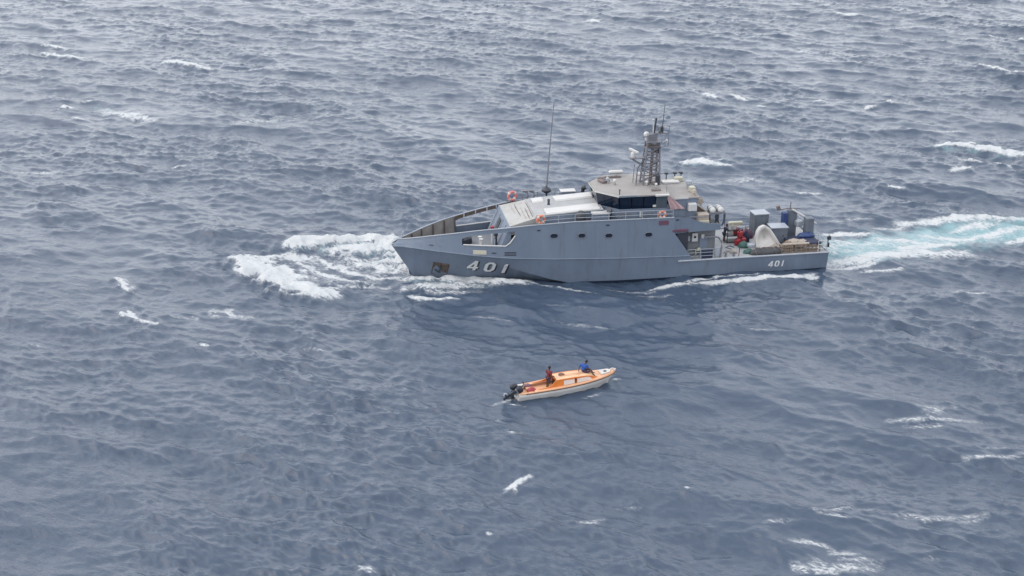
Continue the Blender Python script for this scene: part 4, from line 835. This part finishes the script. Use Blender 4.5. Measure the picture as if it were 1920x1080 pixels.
# ------------------------------------------------------------------ people
def skin_mesh(name, J, E_, m, parent, sub=2):
    names = list(J); me = bpy.data.meshes.new(name); me.from_pydata([J[k][0] for k in names], [(names.index(a), names.index(b)) for a, b in E_], [])
    o = bpy.data.objects.new(name, me); COL.objects.link(o)
    o.modifiers.new('s', 'SKIN'); sv = me.skin_vertices[0].data
    for i, k in enumerate(names):
        r = J[k][1]; sv[i].radius = r if isinstance(r, tuple) else (r, r); sv[i].use_root = (i == 0)
    sb = o.modifiers.new('u', 'SUBSURF'); sb.levels = sub; sb.render_levels = sub
    dg = bpy.context.evaluated_depsgraph_get(); n = bpy.data.meshes.new_from_object(o.evaluated_get(dg)); n.name = name
    o.modifiers.clear(); o.data = n; bpy.data.meshes.remove(me); n.materials.clear(); n.materials.append(m)
    n.polygons.foreach_set('use_smooth', [True] * len(n.polygons)); o.parent = parent; return o
def person(label, fr, loc, rz, J, shirt_m, leg_m, hair_m=M['hair'], group=None, cap=None):
    """J: joint positions; pelvis, chest, neck, head, and per side shoulder, elbow, wrist, hip, knee, ankle, toe."""
    t = thing('person', label, 'person', fr, loc, rz, group)
    V_ = {k: Vector(v) for k, v in J.items()}
    r = dict(pelvis=(.135, .11), belly=(.125, .10), chest=(.175, .13), neck=.055, jaw=.072, head=.098)
    B = {k: (V_[k], r[k]) for k in ('pelvis',)}
    V_['belly'] = V_['pelvis'].lerp(V_['chest'], .45); V_['jaw'] = V_['neck'].lerp(V_['head'], .55)
    for k in ('belly', 'chest', 'neck', 'jaw', 'head'): B[k] = (V_[k], r[k])
    E_ = [('pelvis', 'belly'), ('belly', 'chest'), ('chest', 'neck'), ('neck', 'jaw'), ('jaw', 'head')]
    S_ = {k: (V_[k], tuple(1.2 * q for q in r[k])) for k in ('pelvis', 'belly', 'chest')}; SE = [('pelvis', 'belly'), ('belly', 'chest')]
    L_ = {'pelvis': (V_['pelvis'], (.152, .13))}; LE = []
    for s in 'lr':
        for k, q in (('shoulder', .06), ('elbow', .043), ('wrist', .03), ('hand', .034), ('hip', .095), ('knee', .06), ('ankle', .04), ('toe', .036)):
            if k == 'hand': V_[s + 'hand'] = V_[s + 'wrist'] + (V_[s + 'wrist'] - V_[s + 'elbow']).normalized() * .085
            B[s + k] = (V_[s + k], q)
        E_ += [('chest', s + 'shoulder'), (s + 'shoulder', s + 'elbow'), (s + 'elbow', s + 'wrist'), (s + 'wrist', s + 'hand'), ('pelvis', s + 'hip'), (s + 'hip', s + 'knee'), (s + 'knee', s + 'ankle'), (s + 'ankle', s + 'toe')]
        S_[s + 'shoulder'] = (V_[s + 'shoulder'], .095); S_[s + 'sleeve'] = (V_[s + 'shoulder'].lerp(V_[s + 'elbow'], .85), .078)
        SE += [('chest', s + 'shoulder'), (s + 'shoulder', s + 'sleeve')]
        L_[s + 'hip'] = (V_[s + 'hip'], .112); L_[s + 'cuff'] = (V_[s + 'hip'].lerp(V_[s + 'knee'], .92), .082); LE += [('pelvis', s + 'hip'), (s + 'hip', s + 'cuff')]
    body = skin_mesh('body', B, E_, M['skin'], t)
    skin_mesh('shirt', S_, SE, shirt_m, t); skin_mesh('shorts', L_, LE, leg_m, t)
    for s in 'lr':                          # fingers, curled
        d = (V_[s + 'hand'] - V_[s + 'wrist']).normalized(); sd_ = d.orthogonal().normalized(); up = d.cross(sd_)
        f = MB()
        for i, ln in enumerate((.07, .08, .075, .06)):
            p0 = V_[s + 'hand'] + sd_ * (.02 * (i - 1.5)); f.tube([p0, p0 + d * ln * .6, p0 + d * ln * .9 + up * .03], [.010, .009, .007], 5)
        p0 = V_[s + 'wrist'] + d * .03 + sd_ * .035; f.tube([p0, p0 + sd_ * .03 + d * .03, p0 + sd_ * .03 + d * .065], [.012, .011, .008], 5)
        f.build('hand', M['skin'], t, True)
    hd = V_['head']; up = (V_['head'] - V_['neck']).normalized(); h = MB(); h.ball(hd + up * .035 - Vector((.02, 0, 0)), .115, 10, (1, .92, .95)); h.build('hair', hair_m, t, True)
    f = MB(); f.ball(hd + Vector((.10, 0, -.01)), .025, 6, (1, .8, 1.3)); f.build('nose', M['skin'], t, True)
    return t
# crew member in navy on the after deck, leaning over the stowage frame (faces aft)
person('person in navy working at the stowage frame on the after deck', SHIP, (-11.0, -.2, 1.6), math.pi + .2, dict(pelvis=(0, 0, .92), chest=(.14, 0, 1.30), neck=(.20, 0, 1.47), head=(.25, 0, 1.66),
    lshoulder=(.14, .19, 1.38), lelbow=(.33, .24, 1.16), lwrist=(.52, .16, 1.12), rshoulder=(.14, -.19, 1.38), relbow=(.32, -.25, 1.14), rwrist=(.52, -.14, 1.12),
    lhip=(0, .1, .86), lknee=(.06, .12, .48), lankle=(-.02, .12, .08), ltoe=(.13, .13, .04), rhip=(0, -.1, .86), rknee=(.02, -.11, .48), rankle=(-.05, -.12, .08), rtoe=(.10, -.13, .04)), M['navy'], M['navy'])

# ------------------------------------------------------------------ orange launch
launch = thing('motor_launch', 'small orange and cream launch with cabin and outboard, below the grey ship', 'boat', BOAT)
lb = T_([0, 1, 2, 3, 4, 5, 6, 6.6, 7.1, 7.5, 7.8], [.72, .80, .86, .91, .92, .88, .76, .62, .45, .26, .03])
lz = T_([0, 1, 2, 3, 4, 5, 6, 7, 7.8], [.50, .53, .57, .61, .66, .72, .79, .86, .92])
lw = T_([0, 2, 4, 5, 6, 6.6, 7.05], [.62, .72, .72, .62, .42, .22, .02])
lxs = [0, .5, 1, 1.5, 2, 2.5, 3, 3.5, 4, 4.5, 5, 5.5, 6, 6.4, 6.8, 7.05, 7.3, 7.5, 7.65, 7.8]
def lsec(x):
    if x <= 7.05: return [(0, -.35), (lw(x) * .8, -.2), (lw(x), .03), ((lw(x) + lb(x)) / 2 + .06, .28 + (lz(x) - .5) * .5), (lb(x), lz(x))]
    zb = (x - 7.05) / .75 * .85 + .0; q = [(0, zb - .03), (.005, zb - .02), (.01, zb)]; return q + [((.01 + lb(x)) / 2, (zb + lz(x)) / 2), (lb(x), lz(x))]
hm = MB()
for s in (1, -1):
    for k in range(4):
        for i in range(len(lxs) - 1):
            a, b = lsec(lxs[i]), lsec(lxs[i + 1]); hm.add([(lxs[i], s * a[k][0], a[k][1]), (lxs[i + 1], s * b[k][0], b[k][1]), (lxs[i + 1], s * b[k + 1][0], b[k + 1][1]), (lxs[i], s * a[k + 1][0], a[k + 1][1])], [(0, 1, 2, 3)])
q = lsec(0); hm.add([(0, y, z) for y, z in q] + [(0, -y, z) for y, z in q[::-1]], [tuple(range(10))])
hm.build('hull', M['boathull'], launch)
for s in (1, -1):
    b = MB(); b.loft([[(x, s * (lb(x) + .035), lz(x) - .02), (x, s * (lb(x) + .035), lz(x) + .05), (x, s * (lb(x) - .06), lz(x) + .06), (x, s * (lb(x) - .06), lz(x) - .02)] for x in lxs]); b.build('gunwale', M['boatpale'], launch)
    b = MB(); b.loft([[(x, s * (lb(x) + .01), lz(x) - .10), (x, s * (lb(x) + .045), lz(x) - .03), (x, s * (lb(x) - .0), lz(x) - .02)] for x in lxs[1:]]); b.build('rubbing_strake', M['boatbrown'], launch)
    b = MB(); b.loft([[(x, s * (lb(x) - .03), lz(x) + .02), (x, s * (lb(x) - .03), lz(x) + .055), (x, s * (lb(x) - .30), lz(x) + .055), (x, s * (lb(x) - .30), lz(x) + .02)] for x in (1.2, 2, 3, 4, 5, 5.7)]); b.build('side_deck', M['boatpale'], launch)
    b = MB(); b.loft([[(x, s * (lb(x) - .09), lz(x)), (x, s * (lb(x) - .12), .12)] for x in (0.02, 1, 2, 2.8)], False); b.build('cockpit_side', M['boatpale'], launch)
b = MB(); b.prism([(.03, -.66), (3.0, -.8), (3.0, .8), (.03, .66)], .30, .36); b.build('cockpit_floor', M['boatpale'], launch)
b = MB(); fd = [5.4, 6, 6.6, 7.1, 7.5, 7.72]; b.prism([(x, -(lb(x) - .02)) for x in fd] + [(x, lb(x) - .02) for x in fd[::-1]], lambda x, y: lz(x) + .0, lambda x, y: lz(x) + .06 + .06 * (1 - abs(y))); b.build('foredeck', M['boatpale'], launch)
b = MB(); b.prism([(6.55, -.38), (7.25, -.27), (7.45, 0), (7.25, .27), (6.55, .38)], lambda x, y: lz(x) + .1, lambda x, y: lz(x) + .19); b.build('bow_locker', M['cream'], launch)
b = MB(); b.lathe((6.95, -.05, lz(7) + .18), [(.13, 0), (.13, .03), (.02, .04)], 10); b.build('hatch_ring', M['shadowgrey'], launch)
b = MB(); b.tube([(7.35, .24, lz(7.4)), (7.6, .17, lz(7.6) + .17), (7.83, 0, lz(7.8) + .15), (7.6, -.17, lz(7.6) + .15)], .06, 6); b.build('bow_fitting', M['cream'], launch)
# cabin: coaming sweeping up from the cockpit, sloped front, two boarded side windows
def wall(s, off=0):
    P = [(1.45, .60), (2.1, .66), (2.55, .80), (2.78, 1.02), (2.95, 1.13), (4.2, 1.15), (5.3, 1.12), (5.62, 1.06), (6.2, .86)]
    return [(x, s * (min(lb(x) - .22, .66) - (z - .6) * .16 + off), z) for x, z in P]
for s in (1, -1):
    top = wall(s); m = MB(); m.loft([[(x, s * (min(lb(x) - .20, .68)), lz(x) + .02), (x, y, z)] for x, y, z in top], False); m.loft([[(x, s * (min(lb(x) - .24, .64)), lz(x) + .02), (x, y - s * .04, z)] for x, y, z in top], False)
    cw = m.build('cabin_side', M['boatorange'], launch)
    b = MB(); b.tube([(x, y, z + .01) for x, y, z in top], .035, 6); b.build('coaming_trim', M['boattrim'], cw)
    for x0, x1 in ((3.45, 4.3), (4.5, 5.72)):
        b = MB(); ys2 = lambda x, t: s * (min(lb(x) - .20, .68) * (1 - t) + (min(lb(x) - .22, .66) - .085) * t + .02)
        zz = lambda x, t: lz(x) + .02 + (float(np.interp(x, [2.95, 5.3, 6.2], [1.13, 1.12, .86])) - lz(x)) * t
        cols = []
        for i in range(7):
            u = i / 6; xa = x0 + (x1 - x0) * u; xb = x0 + .02 + (x1 - (.18 if x1 > 5 else 0) - x0 - .02) * u
            pa_ = (xa, ys2(xa, .14) + s * .012, zz(xa, .14)); pb2 = (xb, ys2(xb, .80) + s * .012, zz(xb, .80))
            cols.append([pa_, pb2, (pb2[0], pb2[1] - s * .04, pb2[2]), (pa_[0], pa_[1] - s * .04, pa_[2])])
        b.loft(cols); b.build('window', M['boatwin'], cw)
    b = MB(); b.box((4.4, s * .60, .93), (.09, .16, .36)); b.build('window_post', M['boatbrown'], cw)
b = MB(); hw = lambda x: min(lb(x) - .22, .66) - .09
b.loft([[(x, hw(x), z), (x, hw(x) * .5, z + .05), (x, -hw(x) * .5, z + .05), (x, -hw(x), z), (x, -hw(x), z - .04), (x, hw(x), z - .04)] for x, z in ((2.95, 1.14), (4.2, 1.16), (5.3, 1.13), (5.62, 1.07), (6.2, .88))]); rfb = b.build('cabin_roof', M['boatroof'], launch)
b = MB(); b.loft([[(x, y, 1.215) for y in (-.02, .12)] for x in (3.5, 5.1)], False); b.box((4.3, -.15, 1.215), (1.9, .05, .03)); b.build('roof_batten', M['boatpale'], rfb)
b = MB(); b.lathe((3.55, .10, 1.19), [(.24, 0), (.24, .05), (.2, .07), (.02, .07)], 14); b.build('roof_hatch', M['boatbrown'], rfb)
b = MB(); b.box((2.97, 0, .72), (.05, 1.05, .78)); b.build('cabin_bulkhead', M['boatorange'], launch)
b = MB(); b.box((2.93, .1, .68), (.04, .5, .62)); b.build('cabin_doorway', M['black'], launch)
b = MB(); b.box((.95, .0, .52), (.35, 1.45, .05)); b.build('thwart', M['boatpale'], launch)
b = MB(); b.rbox((.45, .48, .52), (.6, .32, .36), .06); b.build('stern_locker', M['cream'], launch)
# outboards on the transom
def motor(y, tilt, label):
    mt = MB(); c = Matrix.Translation((-.08, y, .52)) @ Matrix.Rotation(tilt, 4, 'Y')
    def add(mb, name, m, parent=None):
        mb.v = [tuple(c @ Vector(v)) for v in mb.v]; return mb.build(name, m, parent or launch, name == 'outboard_motor')
    b = MB(); b.rbox((-.12, 0, .30), (.56, .36, .46), .11); o = add(b, 'outboard_motor', M['motor']); o['label'] = label
    b = MB(); b.rbox((-.14, 0, .06), (.36, .26, .12), .03); add(b, 'engine_tray', M['mast'], o)
    b = MB(); b.loft([[(x * k - .16, yy * k, z) for x, yy in ((-.14, -.07), (.12, -.07), (.12, .07), (-.14, .07))] for z, k in ((.05, 1), (-.35, .85), (-.75, .8))]); add(b, 'leg', M['dark'], o)
    b = MB(); b.box((-.24, 0, -.55), (.5, .26, .03)); b.tube([(.02, 0, -.8), (-.45, 0, -.8)], [.03, .07], 8); b.box((-.15, 0, -.95), (.2, .03, .28)); add(b, 'lower_unit', M['dark'], o)
    b = MB()
    for k in range(3): a = 2.09 * k; b.box((-.48, .09 * math.cos(a), -.8 + .09 * math.sin(a)), (.03, .1, .1), 0, 0, a + .5)
    add(b, 'propeller', M['rail'], o)
    b = MB(); b.box((.02, 0, -.05), (.1, .24, .34)); add(b, 'clamp_bracket', M['mast'], o)
    b = MB(); b.tube([(.05, 0, .12), (.42, .02, .22), (.62, .05, .34), (.66, .05, .52), (.52, .05, .62)], .045, 6); add(b, 'tiller', M['black'], o)
motor(.02, R(4), 'upright black outboard motor with curved tiller')
motor(-.40, R(62), 'black outboard motor tilted up out of the water')
# fuel cans carried in the cockpit
t = thing('fuel_tank', 'flat red fuel tank lying in the stern of the orange launch', 'fuel tank', BOAT, (1.05, -.35, .36))
b = MB(); b.rbox((0, 0, .17), (.62, .42, .34), .09); b.build('tank', M['red'], t); b = MB(); b.lathe((.1, .05, .33), [(.07, 0), (.07, .06)], 10); b.build('cap', M['pink'], t)
b = MB(); b.tube([(-.15, -.0, .33), (-.12, 0, .42), (.12, 0, .42), (.15, 0, .33)], .025, 5); b.build('handle', M['pink'], t)
b = MB(); b.rbox((0, 0, .04), (.6, .3, .08), .03); single(b, 'seat_cushion', M['maroon'], 'dark red cushion on the thwart behind the red fuel tank', 'cushion', BOAT, (1.0, .38, .56))
# the two people
person('person in dark red shirt standing in the cockpit of the orange launch', BOAT, (2.45, -.12, .36), .5, dict(pelvis=(0, 0, .90), chest=(.04, 0, 1.28), neck=(.08, 0, 1.46), head=(.12, 0, 1.64),
    lshoulder=(.04, .2, 1.38), lelbow=(.12, .30, 1.12), lwrist=(.36, .24, 1.0), rshoulder=(.02, -.2, 1.38), relbow=(-.04, -.30, 1.10), rwrist=(.22, -.27, .98),
    lhip=(0, .1, .85), lknee=(.08, .14, .46), lankle=(-.02, .15, .08), ltoe=(.13, .17, .04), rhip=(-.02, -.1, .85), rknee=(-.10, -.13, .47), rankle=(-.30, -.15, .08), rtoe=(-.14, -.17, .04)), M['shirtred'], M['shorts'])
person('person in blue shirt sitting on the cabin roof with legs toward the bow', BOAT, (5.25, .06, 1.14), -.12, dict(pelvis=(0, 0, .12), chest=(.09, .02, .50), neck=(.17, .04, .68), head=(.26, .05, .84),
    lshoulder=(-.08, .17, .60), lelbow=(-.24, .22, .36), lwrist=(-.30, .12, .08), rshoulder=(.25, -.13, .60), relbow=(.36, -.16, .34), rwrist=(.46, -.10, .18),
    lhip=(.05, .11, .10), lknee=(.52, .17, .20), lankle=(.82, .16, -.15), ltoe=(.96, .17, -.20), rhip=(.07, -.11, .10), rknee=(.54, -.22, .12), rankle=(.84, -.38, -.22), rtoe=(.98, -.42, -.26)), M['shirtblue'], M['shorts'])
